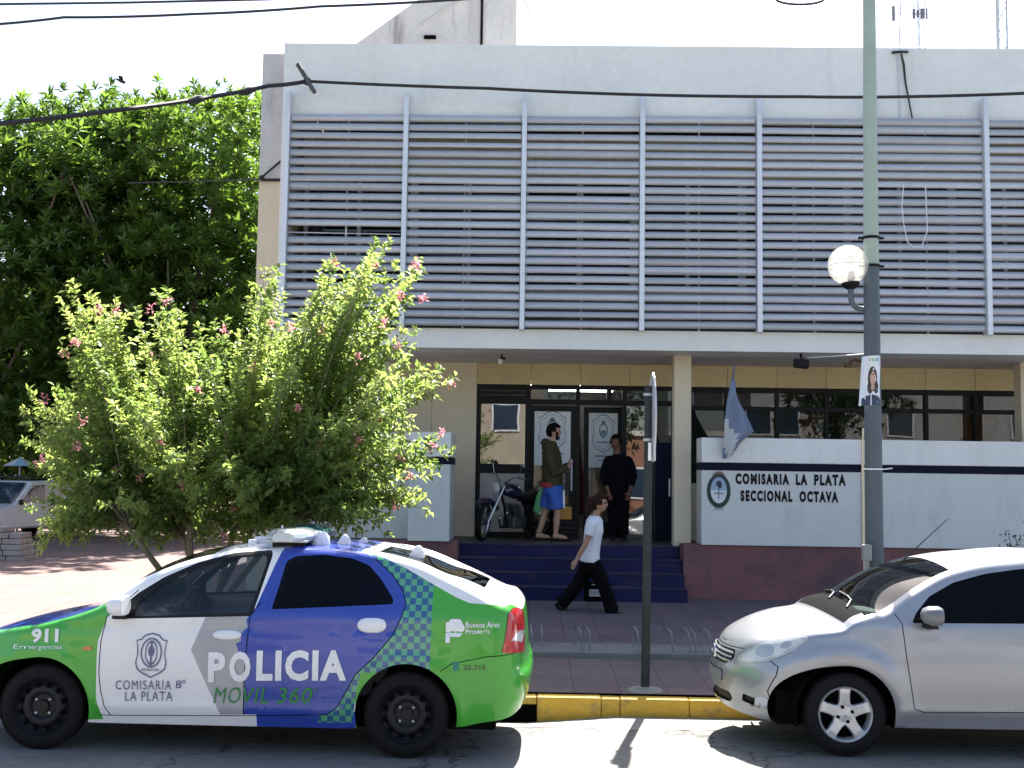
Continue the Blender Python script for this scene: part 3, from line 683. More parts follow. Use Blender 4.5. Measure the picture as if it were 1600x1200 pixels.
def shell_objects(body, V, parts, parent, pairs, sub=None, sub_of={}):
    objs = {}
    order = sorted(parts, key=lambda k: k in sub_of)
    for name in order:
        tris = parts[name]; mats = []; 
        for _, m, _o in tris:
            if m not in mats: mats.append(m)
        for side in ((-1, 1) if name in pairs else (0,)):
            vs, ns, fs, mi = [], [], [], []
            for sg in ((-1, 1) if side == 0 else (side,)):
                idx = {}
                for f, m, off in tris:
                    t = []
                    for i in f:
                        key = (i, off)
                        if key not in idx:
                            u, z = V[i]; p = body.F(u, z, off); n = body.N(u, z)
                            if sg > 0: p = Vector((p.x, -p.y, p.z)); n = Vector((n.x, -n.y, n.z))
                            idx[key] = len(vs); vs.append(p); ns.append(n)
                        t.append(idx[key])
                    fs.append(tuple(t) if sg < 0 else tuple(t[::-1])); mi.append(mats.index(m))
            me = bpy.data.meshes.new(name); me.from_pydata([tuple(v) for v in vs], [], fs)
            for m in mats: me.materials.append(m)
            me.polygons.foreach_set('material_index', mi); me.polygons.foreach_set('use_smooth', [True]*len(fs))
            me.normals_split_custom_set_from_vertices([tuple(n) for n in ns])
            ob = bpy.data.objects.new(name, me); C.objects.link(ob)
            ob.parent = objs.get((sub_of[name], side), objs.get((sub_of[name], 0), parent)) if name in sub_of else parent
            objs[(name, side)] = ob
    return objs
def top_loft(body, segs, parent, paint, glassm, rim, step=.03, ns=17):
    """skin over the top between the two flanks, cut into hood, windscreen, roof ...; segs = [(name, u0, u1, kind, mat)]"""
    def row(u):
        ze = body.ze(u); p = body.F(u, ze); q0, q1 = body.F(max(u-.02, 0), body.ze(max(u-.02, 0))), body.F(min(u+.02, body.L), body.ze(min(u+.02, body.L)))
        d = Vector((q1.x-q0.x, 0, q1.z-q0.z)); n = Vector((-d.z, 0, d.x)).normalized() if d.length > 1e-6 else Vector((0, 0, 1))
        if n.z < 0: n = -n
        c = interp_even(body.crown, u)*min(1, abs(p.y)/.5)
        return [Vector((p.x, p.y*s, p.z))+n*c*(1-abs(s)**2.2) for s in [math.sin(math.pi/2*(-1+2*j/(ns-1))) for j in range(ns)]]
    out = {}
    for name, u0, u1, kind, m in segs:
        bands = None
        if isinstance(m, tuple): bands, m = m[0], [q for q in m[1]]
        k = max(4, int((u1-u0)/step)); us = [u0+(u1-u0)*i/k for i in range(k+1)]; rows = [row(u) for u in us]
        vs = [p for r in rows for p in r]; body_f, gl_f = [], []
        for i in range(k):
            for j in range(ns-1):
                f = (i*ns+j, i*ns+j+1, (i+1)*ns+j+1, (i+1)*ns+j)
                e_ = 5 if name == 'rear_screen' and m != G_limo else 1
                g = kind == 'glass' and e_ <= j <= ns-2-e_ and i >= 1 and i < k-1
                (gl_f if g else body_f).append(f)
        if kind == 'glass':
            fr = MB().add(vs, body_f).build(name+'_frame', rim, parent, smooth=True, local=True, fix=False)
            g = MB().add(vs, gl_f).build(name, m, parent, smooth=True, local=True, fix=False)
            out[name] = g
        else:
            mo_ = MB()
            if bands: mo_.v, mo_.f = vs, body_f; mo_.m = [next((q for q, lim in enumerate(bands) if us[f[0]//ns] < lim), len(bands)) for f in body_f]
            else: mo_.add(vs, body_f)
            me_o = mo_.build(name, m, parent, smooth=True, local=True, fix=False); out[name] = me_o
    return out
def wheel(parent, x, y, r, w, kind, sgn=-1, steer=0):
    """tyre and rim; y is the outer face, sgn the outward direction"""
    M_tyre = mat('tyre_rubber', (.010, .010, .0105), .8, var=.2, scale=8, spec=.2, bump=.15, bscale=80)
    M_steel = mat('black_steel_wheel', (.009, .0095, .012), .5, spec=.35); M_al = mat('silver_alloy', (.62, .63, .65), .35, metal=.6, var=.05)
    c = (0, 0, 0); s = -sgn
    prof = [(r*.67, .012), (r*.70, .0), (r*.80, -.006), (r*.93, .004), (r*.985, .022), (r, .045), (r, w-.045), (r*.985, w-.022), (r*.93, w), (r*.70, w), (r*.67, w-.02)]
    t = MB().lathe([(a, h*s) for a, h in prof], c, 'y', 48)
    for q in (.955, .968): t.lathe([(r*q, .010*s), (r*q+.004, .006*s), (r*q+.008, .012*s)], c, 'y', 48)
    wo = t.build('wheel', M_tyre, parent, smooth=True, local=True, ang=50); wo.location = (x, y, r); wo.rotation_euler.z = steer
    rr = r*.68
    if kind == 'steel':
        m = MB().lathe([(rr, .012*s), (rr*.97, .006*s), (rr*.93, .02*s), (rr*.88, .05*s), (rr*.80, .055*s), (rr*.62, .022*s), (rr*.45, .03*s), (rr*.40, .05*s), (rr*.22, .05*s), (rr*.2, .03*s), (0.0001, .03*s)], c, 'y', 40)
        m.build('rim', M_steel, wo, smooth=True, local=True, ang=60)
        for k in range(12):
            a = R(k*30+15); MB().lathe([(.0001, 0), (.021, 0), (.021, .004*s)], (rr*.74*math.cos(a), .030*s, rr*.74*math.sin(a)), 'y', 10).build('rim_hole', M_dark, wo, local=True)
        for k in range(4):
            a = R(k*90+45); MB().lathe([(.0001, -.012*s), (.009, -.010*s), (.010, .008*s)], (rr*.33*math.cos(a), .042*s, rr*.33*math.sin(a)), 'y', 8).build('wheel_bolt', M_galv, wo, local=True)
    else:
        MB().lathe([(rr, .012*s), (rr*.96, .0), (rr*.90, .014*s), (rr*.88, .12*s)], c, 'y', 40).build('rim', M_al, wo, smooth=True, local=True, ang=60)
        MB().lathe([(rr*.9, .09*s), (.0001, .09*s)], c, 'y', 24).build('brake_disc', M_dark, wo, local=True)
        for k in range(5):
            a = R(90+k*72); d = Vector((math.cos(a), 0, math.sin(a))); q = Vector((-d.z, 0, d.x)); o = []
            for rad, hw, dy in ((rr*.14, .055, .026), (rr*.45, .036, .018), (rr*.75, .034, .010), (rr*.93, .042, .012)):
                o += [d*rad-q*hw+Vector((0, dy*s, 0)), d*rad+q*hw+Vector((0, dy*s, 0)), d*rad+q*(hw+.006)+Vector((0, (dy+.03)*s, 0)), d*rad-q*(hw+.006)+Vector((0, (dy+.03)*s, 0))]
            fs = [(i*4+e, i*4+(e+1) % 4, (i+1)*4+(e+1) % 4, (i+1)*4+e) for i in range(3) for e in range(4)]+[(12, 13, 14, 15)]
            MB().add(o, fs).build('spoke', M_al, wo, local=True, bevel=.006)
        MB().lathe([(rr*.30, .04*s), (rr*.28, .018*s), (rr*.13, .014*s), (.0001, .010*s)], c, 'y', 28).build('hub', M_al, wo, smooth=True, local=True)
        for k in range(4):
            a = R(k*90+20); MB().lathe([(.0001, .012*s), (.012, .012*s), (.012, .02*s)], (rr*.27*math.cos(a), 0, rr*.27*math.sin(a)), 'y', 10).build('wheel_bolt', M_dark, wo, local=True)
    return wo
def arch_liner(parent, x, z, r, W):
    n = 24
    for sg in (-1, 1):
        vs = []; m = MB()
        for k in range(n+1):
            a = R(-15+210*k/n); vs += [(x+r*math.cos(a), sg*(W-.012), z+r*math.sin(a)), (x+(r+.03)*math.cos(a), sg*(W-.34), z+(r+.03)*math.sin(a))]
        m.add(vs, [(2*k, 2*k+1, 2*k+3, 2*k+2) for k in range(n)])
        m.add([(x+(r+.03)*math.cos(R(-15+210*k/n)), sg*(W-.34), z+(r+.03)*math.sin(R(-15+210*k/n))) for k in range(n+1)], [tuple(range(n+1))])
        m.build('arch_liner', M_dark, parent, local=True, fix=False)
def undertray(parent, body):
    """closes the shell below, between the wheel arches full width and beside them narrow"""
    m = MB(); us = list(np.linspace(.01, body.L-.01, 110)); prev = None; vs = []
    for u in us:
        p = body.F(u, body.zb(u)+.01); y = abs(p.y)-.004
        if any(abs(u-a[0]) < a[2]+.012 for a in body.arches): y = min(y, .50)
        vs += [(p.x, -y, p.z), (p.x, y, p.z)]
    m.add(vs, [(2*i, 2*i+1, 2*i+3, 2*i+2) for i in range(len(us)-1)])
    return m.build('undertray', M_under, parent, local=True, fix=False)
def handle(parent, body, u, z, m, ln=.20, ht=.055):
    p = body.F(u, z); pl = []
    mb = MB(); n = 14
    for k, (off, sc) in enumerate(((0, 1), (.012, 1.0), (.022, .86), (.026, .6))):
        for q in range(n):
            a = 2*math.pi*q/n; uu = u+ln/2*sc*math.copysign(abs(math.cos(a))**.6, math.cos(a)); zz = z+ht/2*sc*math.sin(a)
            pl.append(body.F(uu, zz, off))
    fs = [(k*n+q, k*n+(q+1) % n, (k+1)*n+(q+1) % n, (k+1)*n+q) for k in range(3) for q in range(n)]+[tuple(3*n+q for q in range(n))]
    return mb.add(pl, fs).build('handle', m, parent, smooth=True, local=True)
def seats(parent, m, xs):
    for x, yy in xs:
        for y in yy:
            s = MB().prism(rounded([(x-.28, .42), (x+.22, .38), (x+.25, .55), (x-.28, .58)], .06), y-.24, y+.24).prism(rounded([(x+.16, .5), (x+.30, .46), (x+.50, 1.08), (x+.38, 1.10)], .05), y-.23, y+.23).prism(rounded([(x+.39, 1.12), (x+.47, 1.11), (x+.50, 1.27), (x+.42, 1.28)], .03), y-.12, y+.12)
            s.build('seat', m, parent, local=True, bevel=.015)
def steering(parent, x, y, z, m):
    pts = [(x+.06*math.sin(R(a)), y+.17*math.cos(R(a)), z+.17*math.sin(R(a))) for a in range(0, 361, 20)]
    MB().tube(pts, .014, 8, caps=False).tube([(x-.02, y-.16, z), (x-.02, y+.16, z)], .018, 6).tube([(x, y, z), (x-.3, y, z-.2)], .03, 8).build('steering_wheel', m, parent, smooth=True, local=True)
def mirror(parent, body, u, z, m, base, sg=-1):
    p = body.F(u, z); y = p.y*(-sg)*-1 if sg < 0 else -p.y
    k = -1 if sg < 0 else 1; y = abs(p.y)*k
    mb = MB(); vs = []; n = 12
    for q, (dx, s) in enumerate(((-.075, .35), (-.055, .75), (-.01, 1), (.04, 1), (.05, .93))):
        for j in range(n):
            a = 2*math.pi*j/n; vs.append((p.x+dx, y+k*(.11+.095*s*math.copysign(abs(math.cos(a))**.7, math.cos(a))), z+.075+.068*s*math.copysign(abs(math.sin(a))**.7, math.sin(a))))
    fs = [(q*n+j, q*n+(j+1) % n, (q+1)*n+(j+1) % n, (q+1)*n+j) for q in range(4) for j in range(n)]+[tuple(range(n)), tuple(4*n+j for j in range(n))]
    o = mb.add(vs, fs).build('wing_mirror', m, parent, smooth=True, local=True)
    MB().prism([(p.x-.04, z-.02), (p.x+.05, z-.02), (p.x+.03, z+.03), (p.x-.03, z+.03)], y-k*.03, y+k*.10).build('mirror_arm', base, o, local=True, bevel=.005)
    return o
M_trim = mat('black_trim', (.006, .006, .007), .5, spec=.3, var=.05); M_seam = mat('panel_gap', (.006, .006, .007), .8, var=0)
M_under = mat('underbody', (.006, .006, .006), .95, spec=.05); M_cloth = mat('car_seat_cloth', (.07, .07, .08), .9); M_dash = mat('dashboard_plastic', (.05, .05, .055), .7)
G_side = glass('tinted_side_glass', (.55, .62, .66), base=.015); G_dark = glass('dark_side_glass', (.06, .11, .17), base=.008, fres=.2); G_limo = glass('blackened_glass', (.010, .016, .035), base=.006, fres=.2); G_ws = glass('windscreen_glass', (.62, .70, .68), base=.05)
G_lens = glass('headlamp_lens', (.86, .88, .88), base=.10)
def paint(name, col, metal=0, rough=.30, coat=.7, dust=.25):
    return mat(name, col, rough, metal=metal, var=.035, scale=1.4, fine=.015, coat=coat, stain=((.30, .29, .27), 1.8, .6, (1, 1, 1.6), dust))
# ------------------------------------------------------------------ the police sedan
def px(u, v, k=223.5):                                                    # photograph to car metres on the near flank
    yg = 1171+.0228*(u-62); x = (u-62)/k+.80; b_ = .36; L_ = 4.265
    if x > L_-b_: x = L_-math.acos(min(.965, max(0, (x-(L_-b_))/.27))**(3.6/2))*b_/(math.pi/2)     # round the tail corner
    z = (yg-v)/k; return (x, z-.045*max(0, z-.3))
def PP(*p): return [px(*q) for q in p]
P_wh = paint('police_white', (.78, .79, .80)); P_gn = paint('police_green', (.055, .37, .030)); P_bl = paint('police_blue', (.022, .055, .36)); P_gy = paint('police_grey', (.36, .37, .39))
P_ck = mat('police_checker', (.05, .30, .19), .3, coat=.7, var=.03)
_t = P_ck.node_tree; _b = _t.nodes['Principled BSDF']; _tc = _t.nodes.new('ShaderNodeTexCoord'); _m = _t.nodes.new('ShaderNodeMapping'); _m.inputs['Scale'].default_value = (1, 0, 1); _m.inputs['Location'].default_value = (.011, .5, .013)
_c = _t.nodes.new('ShaderNodeTexChecker'); _c.inputs['Scale'].default_value = 1/.042; _c.inputs['Color1'].default_value = (.09, .36, .20, 1); _c.inputs['Color2'].default_value = (.022, .10, .24, 1)
_t.links.new(_tc.outputs['Object'], _m.inputs[0]); _t.links.new(_m.outputs[0], _c.inputs['Vector']); _t.links.new(_c.outputs['Color'], _b.inputs['Base Color'])
M_tl = mat('tail_lamp_red', (.50, .012, .012), .15, coat=1, var=.05); M_tw = mat('lamp_white', (.75, .74, .74), .15, coat=1)
AR = [(.80, .295, .345), (3.345, .295, .350)]
pe = [(0, .65), (.10, .685), (.35, .755), (.52, .805)]+PP((67, 970), (120, 955), (152, 941), (172, 926), (200, 905), (233, 889), (267, 876), (300, 867), (333, 861), (383, 857), (430, 855), (480, 856), (530, 859), (570, 864), (603, 870), (640, 881), (687, 903), (720, 919), (753, 937), (775, 945), (800, 949), (817, 952))
pe = [p for p in pe if p[0] < 4.12]+[(4.16, .985), (4.265, .97)]
PB = Body(4.265, .835, .72, .36, pe, [(0, .24), (.45, .20), (1.2, .19), (2.9, .19), (3.75, .22), (3.95, .265), (4.265, .34)],
          [(.1, .06), (.3, 0), (.5, .0), (.62, .035), (.72, .10), (.85, .25), (1.0, .45)], [(.1, 4.08), (.3, 4.14), (.42, 4.185), (.56, 4.195), (.62, 4.165), (.75, 4.155), (.95, 4.135), (1.05, 4.10)],
          [(.1, .90), (.25, .945), (.45, .985), (.65, 1.0), (.80, .985), (.90, .965), (.97, .945), (1.05, .90), (1.2, .82), (1.38, .725), (1.5, .64)], nr=3.6, arches=AR,
          crown=((0, .02), (.6, .03), (1.1, .03), (1.5, .055), (2.1, .022), (2.8, .02), (3.15, -.02), (3.55, -.02), (3.72, .012), (4.0, .025), (4.265, .0)), plan=((0, .95), (.8, .985), (1.4, 1), (2.8, 1), (3.5, .985), (4.265, .93)))
PB.bumps.append(lambda u, z: -.010*math.exp(-((z-.86)/.02)**2) if .9 < u < 3.9 else 0)          # shoulder crease
PB.bumps.append(lambda u, z: .012*math.exp(-((z-.30)/.05)**2) if 1.2 < u < 2.9 else 0)
fw = rounded(PP((203, 961), (206, 941), (240, 911), (290, 886), (345, 871), (397, 866), (400, 872), (398, 885), (383, 956)), .02)
fwo = rounded(PP((166, 965), (172, 955), (203, 925), (240, 900), (290, 877), (345, 862), (405, 858), (408, 866), (404, 885), (388, 961)), .025)
rw = rounded(PP((417, 951), (423, 920), (431, 876), (445, 868), (490, 866), (535, 872), (563, 883), (583, 904), (605, 935), (606, 944)), .02)
rwo = rounded(PP((409, 956), (416, 920), (425, 868), (442, 860), (490, 858), (537, 864), (569, 876), (591, 899), (614, 934), (614, 950)), .02)
fd_rear = PP((424, 853), (413, 883), (399, 940), (385, 962), (383, 1017), (381, 1060), (380, 1117))
fd = PP((160, 962), (203, 920), (240, 894), (290, 871), (345, 856), (395, 852))+fd_rear[:1]+fd_rear[1:]+PP((172, 1118), (163, 1104), (157, 1080), (154, 1050), (155, 1000))
rd_rear = PP((535, 855), (552, 862), (572, 873), (600, 897), (619, 922), (626, 943), (620, 965), (607, 993), (580, 1027), (553, 1053), (537, 1083), (526, 1104), (512, 1116))
rd = fd_rear+rd_rear[::-1]
PIX = PP
blue_edge = PP((427, 845), (413, 883), (392, 948), (380, 966), (382, 978), (372, 990), (374, 1000), (366, 1004), (372, 1018), (388, 1043), (398, 1073), (414, 1125))
grey_edge = PP((318, 956), (297, 1013), (348, 1125))
bigblue = blue_edge+PP((800, 1125), (800, 845)); biggrey = grey_edge+PP((600, 1125), (600, 956))
tail = rounded(PP((800, 954), (814, 957), (824, 987))+[(4.15, .70)]+PP((777, 1020), (781, 1008), (790, 962)), .012)
tailw = PP((791, 1004), (805, 990), (820, 994))+[(4.12, .77)]+PP((800, 1004))
chk = PP((535, 845), (563, 858), (620, 884), (667, 913), (667, 1048), (560, 1050), (548, 1130), (495, 1130), (500, 1100))
c_white = PP((545, 846), (563, 861), (620, 887), (667, 914), (703, 934), (724, 943), (760, 946), (800, 949), (850, 949), (850, 800), (545, 800))
regs = []
def rg(part, m, poly, off=0): regs.append(dict(part=part, mat=m, poly=poly, off=off))
rg('seam', M_seam, strip(dens(fd[-5:]+fd[:2], .03, False), .007), -.012); rg('seam', M_seam, strip(dens(fd_rear[2:], .03, False), .007), -.012); rg('seam', M_seam, strip(dens(rd_rear[2:], .03, False), .007), -.012)
rg('seam', M_seam, strip(PP((155, 1118), (170, 1118.5), (380, 1119), (512, 1117)), .006), -.012)
rg('seam', M_seam, strip([(3.58, .60)]+PP((700, 1037), (740, 1029), (778, 1025), (800, 1023)), .006), -.010)
rg('tail_lamp_lens', M_tw, tailw, .004); rg('tail_lamp', M_tl, tail, .008)
rg('front_window', G_side, fw, -.010); rg('front_window_trim', M_trim, fwo, -.003); rg('rear_window_glass', G_dark, rw, -.010); rg('rear_window_trim', P_bl, rwo, -.003)
hl = rounded([(.18, .60), (.30, .60), (.47, .72), (.40, .76), (.20, .70)], .03)
rg('headlamp', M_tw, hl, .004)
nfd = len(regs)
rgd = [('front_door', P_bl, bigblue, fd), ('front_door', P_gy, biggrey, fd), ('front_door', P_wh, fd, fd)]
def inter(part, m, a, b, off=0): regs.append(dict(part=part, mat=m, poly=a, poly2=b, off=off))
_ins = inside
for part, m, a, b in rgd: inter(part, m, a, b)
rg('rear_door', P_bl, rd)
rg('rear_quarter', P_wh, c_white); rg('rear_quarter', P_ck, chk)
rg('rear_bumper', P_gn, [(3.58, .60)]+PP((700, 1037), (740, 1029), (778, 1025), (800, 1023))+[(4.4, .665), (4.4, 0), (3.4, 0)])
rg('rear_quarter', P_gn, [(3.0, 0), (4.4, 0), (4.4, 1.3), (3.0, 1.3)])
rg('front_bumper', P_gn, [(-.1, 0), (.48, 0), (.44, .56), (.30, .60), (-.1, .62)])
rg('front_fender', P_gn, PP((0, 1125), (160, 1125), (150, 1090), (150, 1000), (169, 935), (150, 912), (0, 912))+[(-.05, .95), (-.05, .5)])
rg('body_side', P_wh, PP((130, 960), (300, 840), (560, 840), (560, 1000), (200, 1000)))
rg('sill', P_bl, PP((400, 1112), (560, 1112), (560, 1180), (400, 1180))); rg('sill', P_wh, PP((140, 1100), (420, 1100), (420, 1180), (140, 1180)))
# regions with two outlines need both
def classify(reg):
    return reg
class Both(list): pass
def inside(x, y, poly, _f=inside):
    if isinstance(poly, tuple): return _f(x, y, poly[0]) and _f(x, y, poly[1])
    return _f(x, y, poly)
for g in regs:
    if 'poly2' in g: g['both'] = (g['poly'], g['poly2'])
def shell2(body, regions, fallback):
    rs = []
    for g in regions: rs.append(g)
    return shell_b(body, rs, fallback)
def shell_b(body, regions, fallback):
    global inside
    saved = [(g, g['poly']) for g in regions if 'both' in g]
    outlines = [dict(g) for g in regions]
    V, parts = shell(body, outlines, lambda a, b: fallback)
    # second pass with intersections
    res = {}
    allf = [f for p in parts.values() for f in p]
    for f, m, off in allf:
        cu = sum(V[i][0] for i in f)/3; cz = sum(V[i][1] for i in f)/3
        g = next((g for g in regions if inside(cu, cz, g.get('both', g['poly']))), fallback)
        res.setdefault(g['part'], []).append((f, g['mat'], g.get('off', 0)))
    return V, res
V, parts = shell_b(PB, regs, dict(part='body_side', mat=P_wh))
pc = thing('police_car', 'green, white and blue police sedan with light bar parked at the kerb', 'police car')
pc.rotation_euler.z = R(-1.2); pc.location = (-4.158, 8.685, .046)
ob = shell_objects(PB, V, parts, pc, {'front_door', 'rear_door', 'front_fender', 'front_window', 'rear_window_glass', 'tail_lamp', 'tail_lamp_lens', 'headlamp', 'rear_window_trim', 'front_window_trim', 'sill', 'body_side'},
                   sub_of={'front_window': 'front_door', 'front_window_trim': 'front_door', 'rear_window_glass': 'rear_door', 'rear_window_trim': 'rear_door', 'tail_lamp_lens': 'tail_lamp'})
u_cowl, u_roof, u_rr, u_tr = px(160, 0)[0], px(318, 0)[0], px(560, 0)[0], px(748, 0)[0]
top_loft(PB, [('hood', 0, u_cowl, 'p', P_bl), ('windscreen', u_cowl, u_roof, 'glass', G_ws), ('roof', u_roof, u_rr, 'p', ((px(432, 0)[0], px(545, 0)[0]), (P_wh, P_bl, P_wh))), ('rear_screen', u_rr, u_tr, 'glass', glass('rear_screen_glass', (.30, .36, .38), base=.30)), ('boot_lid', u_tr, 4.265, 'p', P_wh)], pc, P_wh, G_ws, P_wh)
near = -1
def car_flat(body, name, mats, parent, fn):
    fl = Flat(lambda a, b, l: (a, b, l)); fn(fl); out = MB()
    def cut(A, B_, C_, m):
        e = [math.hypot(p[0]-q[0], p[1]-q[1]) for p, q in ((A, B_), (B_, C_), (C_, A))]; k = e.index(max(e))
        if e[k] < .035: out.add([tuple(body.F(p[0], p[1], p[2]+.004)) for p in (A, B_, C_)], [(0, 1, 2)], m); return
        P = [A, B_, C_]; a, b, c = P[k], P[(k+1) % 3], P[(k+2) % 3]; h = tuple((x+y)/2 for x, y in zip(a, b))
        cut(a, h, c, m); cut(h, b, c, m)
    for f, m in zip(fl.mb.f, fl.mb.m):
        for i in range(1, len(f)-1): cut(fl.mb.v[f[0]], fl.mb.v[f[i]], fl.mb.v[f[i+1]], m)
    ob_ = out.build(name, mats, parent, local=True, fix=False); ob_['kind'] = 'stuff'; del ob_['kind']; return ob_
T_w = mat('white_vinyl', (.80, .81, .82), .35, var=.02); T_b = mat('slate_vinyl', (.12, .13, .24), .4, var=.02); T_g = mat('green_vinyl', (.03, .24, .06), .4, var=.02); T_k = mat('dark_vinyl', (.03, .12, .05), .4)
def txt(fl, s, u0, v0, u1, v1, m=0, **k):
    vs, fs = text2d(s, u1-u0, v1-v0, k.get('bold', .02), k.get('shear', 0), k.get('spacing', 1.0)); fl.mesh(([px(u0+a, v1-b) for a, b in vs], fs), m, .003)
fd_o, rd_o, ff_o = ob[('front_door', -1)], ob[('rear_door', -1)], ob[('front_fender', -1)]
car_flat(PB, 'lettering', [T_w], fd_o, lambda f: (txt(f, 'P', 325, 1017, 352, 1065, bold=.045)))
car_flat(PB, 'lettering', [T_w], fd_o, lambda f: (txt(f, 'O', 358, 1016, 391, 1065, bold=.045)))
car_flat(PB, 'lettering', [T_w], rd_o, lambda f: (txt(f, 'LICIA', 400, 1014, 539, 1063, bold=.045, spacing=1.16)))
car_flat(PB, 'lettering', [T_g], fd_o, lambda f: (txt(f, 'MO', 334, 1073, 376, 1099, bold=-.004, shear=.22, spacing=1.1)))
car_flat(PB, 'lettering', [T_g], rd_o, lambda f: (txt(f, 'VIL', 380, 1073, 419, 1099, bold=.008, shear=.22, spacing=1.14), txt(f, '360', 432, 1073, 487, 1099, bold=.015, shear=.22, spacing=1.12), f.mesh(ring(ell(*px(493, 1077), .012, .012, 12), .6), 0, .003)))
def crest(f):
    c = px(235.5, 1022.5); w, h = 49/223.5, 69/223.5
    f.mesh(ring(shield(c[0], c[1], w, h), .93), 0); f.mesh(ring(ell(c[0], c[1]+.02, w*.34, h*.33), .88), 0); f.mesh(ring(ell(c[0], c[1]+.02, w*.2, h*.27), .84), 0)
    f.poly(ell(c[0], c[1]+.03, w*.1, h*.12, 14), 0, .003); f.poly([(c[0]-.006, c[1]-.08), (c[0]+.006, c[1]-.08), (c[0]+.006, c[1]+.09), (c[0]-.006, c[1]+.09)], 0, .003)
    f.text('POLICIA', c[0]-w*.27, c[1]-h*.34, w*.54, h*.06, 0)
car_flat(PB, 'crest', [T_b], fd_o, crest)
car_flat(PB, 'lettering', [T_b], fd_o, lambda f: (txt(f, 'COMISARIA', 181, 1062, 268, 1077, bold=.0, spacing=1.2), txt(f, '8', 275, 1062, 284, 1075, bold=.0), f.mesh(ring(ell(*px(288, 1064), .012, .014, 12), .6), 0, .003), txt(f, 'LA PLATA', 196, 1080, 270, 1095, bold=.0, spacing=1.15)))
car_flat(PB, 'lettering', [T_w], ff_o, lambda f: (txt(f, '911', 44, 980, 88, 1002, bold=.04, shear=-.05), txt(f, 'Emergencias', 30, 1005, 95, 1014, bold=.0)))
car_flat(PB, 'side_marker', [mat('amber_lens', (.55, .16, .05), .2, coat=1)], ff_o, lambda f: f.poly(ell(*px(135, 1011), .035, .014, 14), 0, .006))
rq = ob[('rear_quarter', 0)]
def ba(f):
    c = px(704, 981); r = .062
    f.poly([(c[0]+r*math.cos(R(a))*(1+.06*math.cos(R(6*a))), c[1]+r*math.sin(R(a))*(1+.06*math.cos(R(6*a)))) for a in range(0, 360, 10)], 0)
    f.poly([(c[0]-r*1.05, c[1]-r*1.6), (c[0]-r*.55, c[1]-r*1.6), (c[0]-r*.55, c[1]+r*.6), (c[0]-r*1.05, c[1]+r*.6)], 0, .0025)
    txt(f, 'Buenos Aires', 720, 972, 774, 981, bold=.012, spacing=1.08); txt(f, 'Provincia', 720, 983, 757, 991)
car_flat(PB, 'lettering', [T_w], rq, ba)
car_flat(PB, 'lettering', [mat('teal_vinyl', (.02, .22, .16), .4), mat('dull_vinyl', (.10, .16, .05), .5)], ob[('rear_bumper', 0)], lambda f: (f.poly(PP((702, 1034), (711, 1034), (711, 1048), (702, 1048))[::-1], 0), txt(f, '25.315', 718, 1039, 752, 1047, 1)))
for s_, (u, v, dr) in enumerate(((352, 990, fd_o), (575.5, 976, rd_o))): handle(dr, PB, *px(u, v), P_wh, .20, .065 if s_ == 0 else .10)
for sg, par in ((-1, ob[('front_door', -1)]), (1, ob[('front_door', 1)])): mirror(par, PB, px(188, 0)[0], .935, P_wh, M_trim, sg)
PR = .291
for x, yy, st in ((.80, .795, R(3)), (3.345, .795, 0)):
    for sg in (-1, 1): wheel(pc, x, sg*yy, PR, .185, 'steel', sg, st)
for a_ in AR: arch_liner(pc, *a_, .81)
undertray(pc, PB)
MB().box(.35, 3.95, -.62, .62, .17, .42).build('underbody', M_under, pc, local=True)
MB().box(1.2, 2.95, -.76, .76, .19, .30).build('floor_pan', M_under, pc, local=True)
seats(pc, M_cloth, [(2.0, (-.37, .37)), (2.85, (-.4, 0, .4))])
MB().prism(rounded([(1.05, .55), (1.55, .55), (1.52, .90), (1.40, .95), (1.12, .93)], .05), -.70, .70).build('dashboard', M_dash, pc, local=True, bevel=.02)
steering(pc, 1.66, -.37, .92, M_dash)
# roof equipment
def roofz(x, y): return PB.ze(x)+interp_even(PB.crown, x)*(1-abs(y/.6)**2.2)
lb = thing('light_bar', 'white and blue domed light bar across the police sedan roof', 'light bar')
M_lens = mat('light_bar_white_lens', (.60, .66, .66), .15, coat=1, var=.1); M_lensb = mat('light_bar_blue_lens', (.05, .22, .26), .15, coat=1, var=.1)
def prof(k): return [(-.155*k, 0), (-.18*k, .03), (-.165*k, .06), (-.10*k, .08), (.08*k, .08), (.165*k, .06), (.18*k, .03), (.155*k, 0)]
xb = px(424, 0)[0]; zb_ = roofz(xb, .45)+.04
for i, (y0, y1, m) in enumerate(((-.62, -.22, M_lens), (-.218, .218, M_lensb), (.22, .62, M_lens))):
    mb = MB(); ys = np.linspace(y0, y1, 7); pr = prof(1)
    vs = [(xb+a*(1-.55*max(0, abs(y)-.42)/.2), y, zb_+b*(1-.25*max(0, abs(y)-.42)/.2)) for y in ys for a, b in pr]; n = len(pr)
    mb.add(vs, [(k*n+j, k*n+(j+1) % n, (k+1)*n+(j+1) % n, (k+1)*n+j) for k in range(6) for j in range(n)]+[tuple(range(n)), tuple(6*n+j for j in range(n))])
    mb.build('lens', m, lb, local=True, smooth=True)
for y in (-.42, .42): MB().box(xb-.12, xb+.12, y-.03, y+.03, roofz(xb, y)-.02, zb_+.005).build('mount', M_trim, lb, local=True)
MB().box(xb-.15, xb+.15, -.55, .55, zb_-.012, zb_+.002).build('base_rail', M_galv, lb, local=True)
for ch in list(lb.children): ch.parent = pc
for ch in list(pc.children):
    pass
bar = bpy.data.objects.new('light_bar', None); C.objects.link(bar); bar.parent = pc
for ch in [c for c in pc.children if c.name.split('.')[0] in ('lens', 'mount', 'base_rail')]: ch.parent = bar
bpy.data.objects.remove(lb); bar.name = 'light_bar'
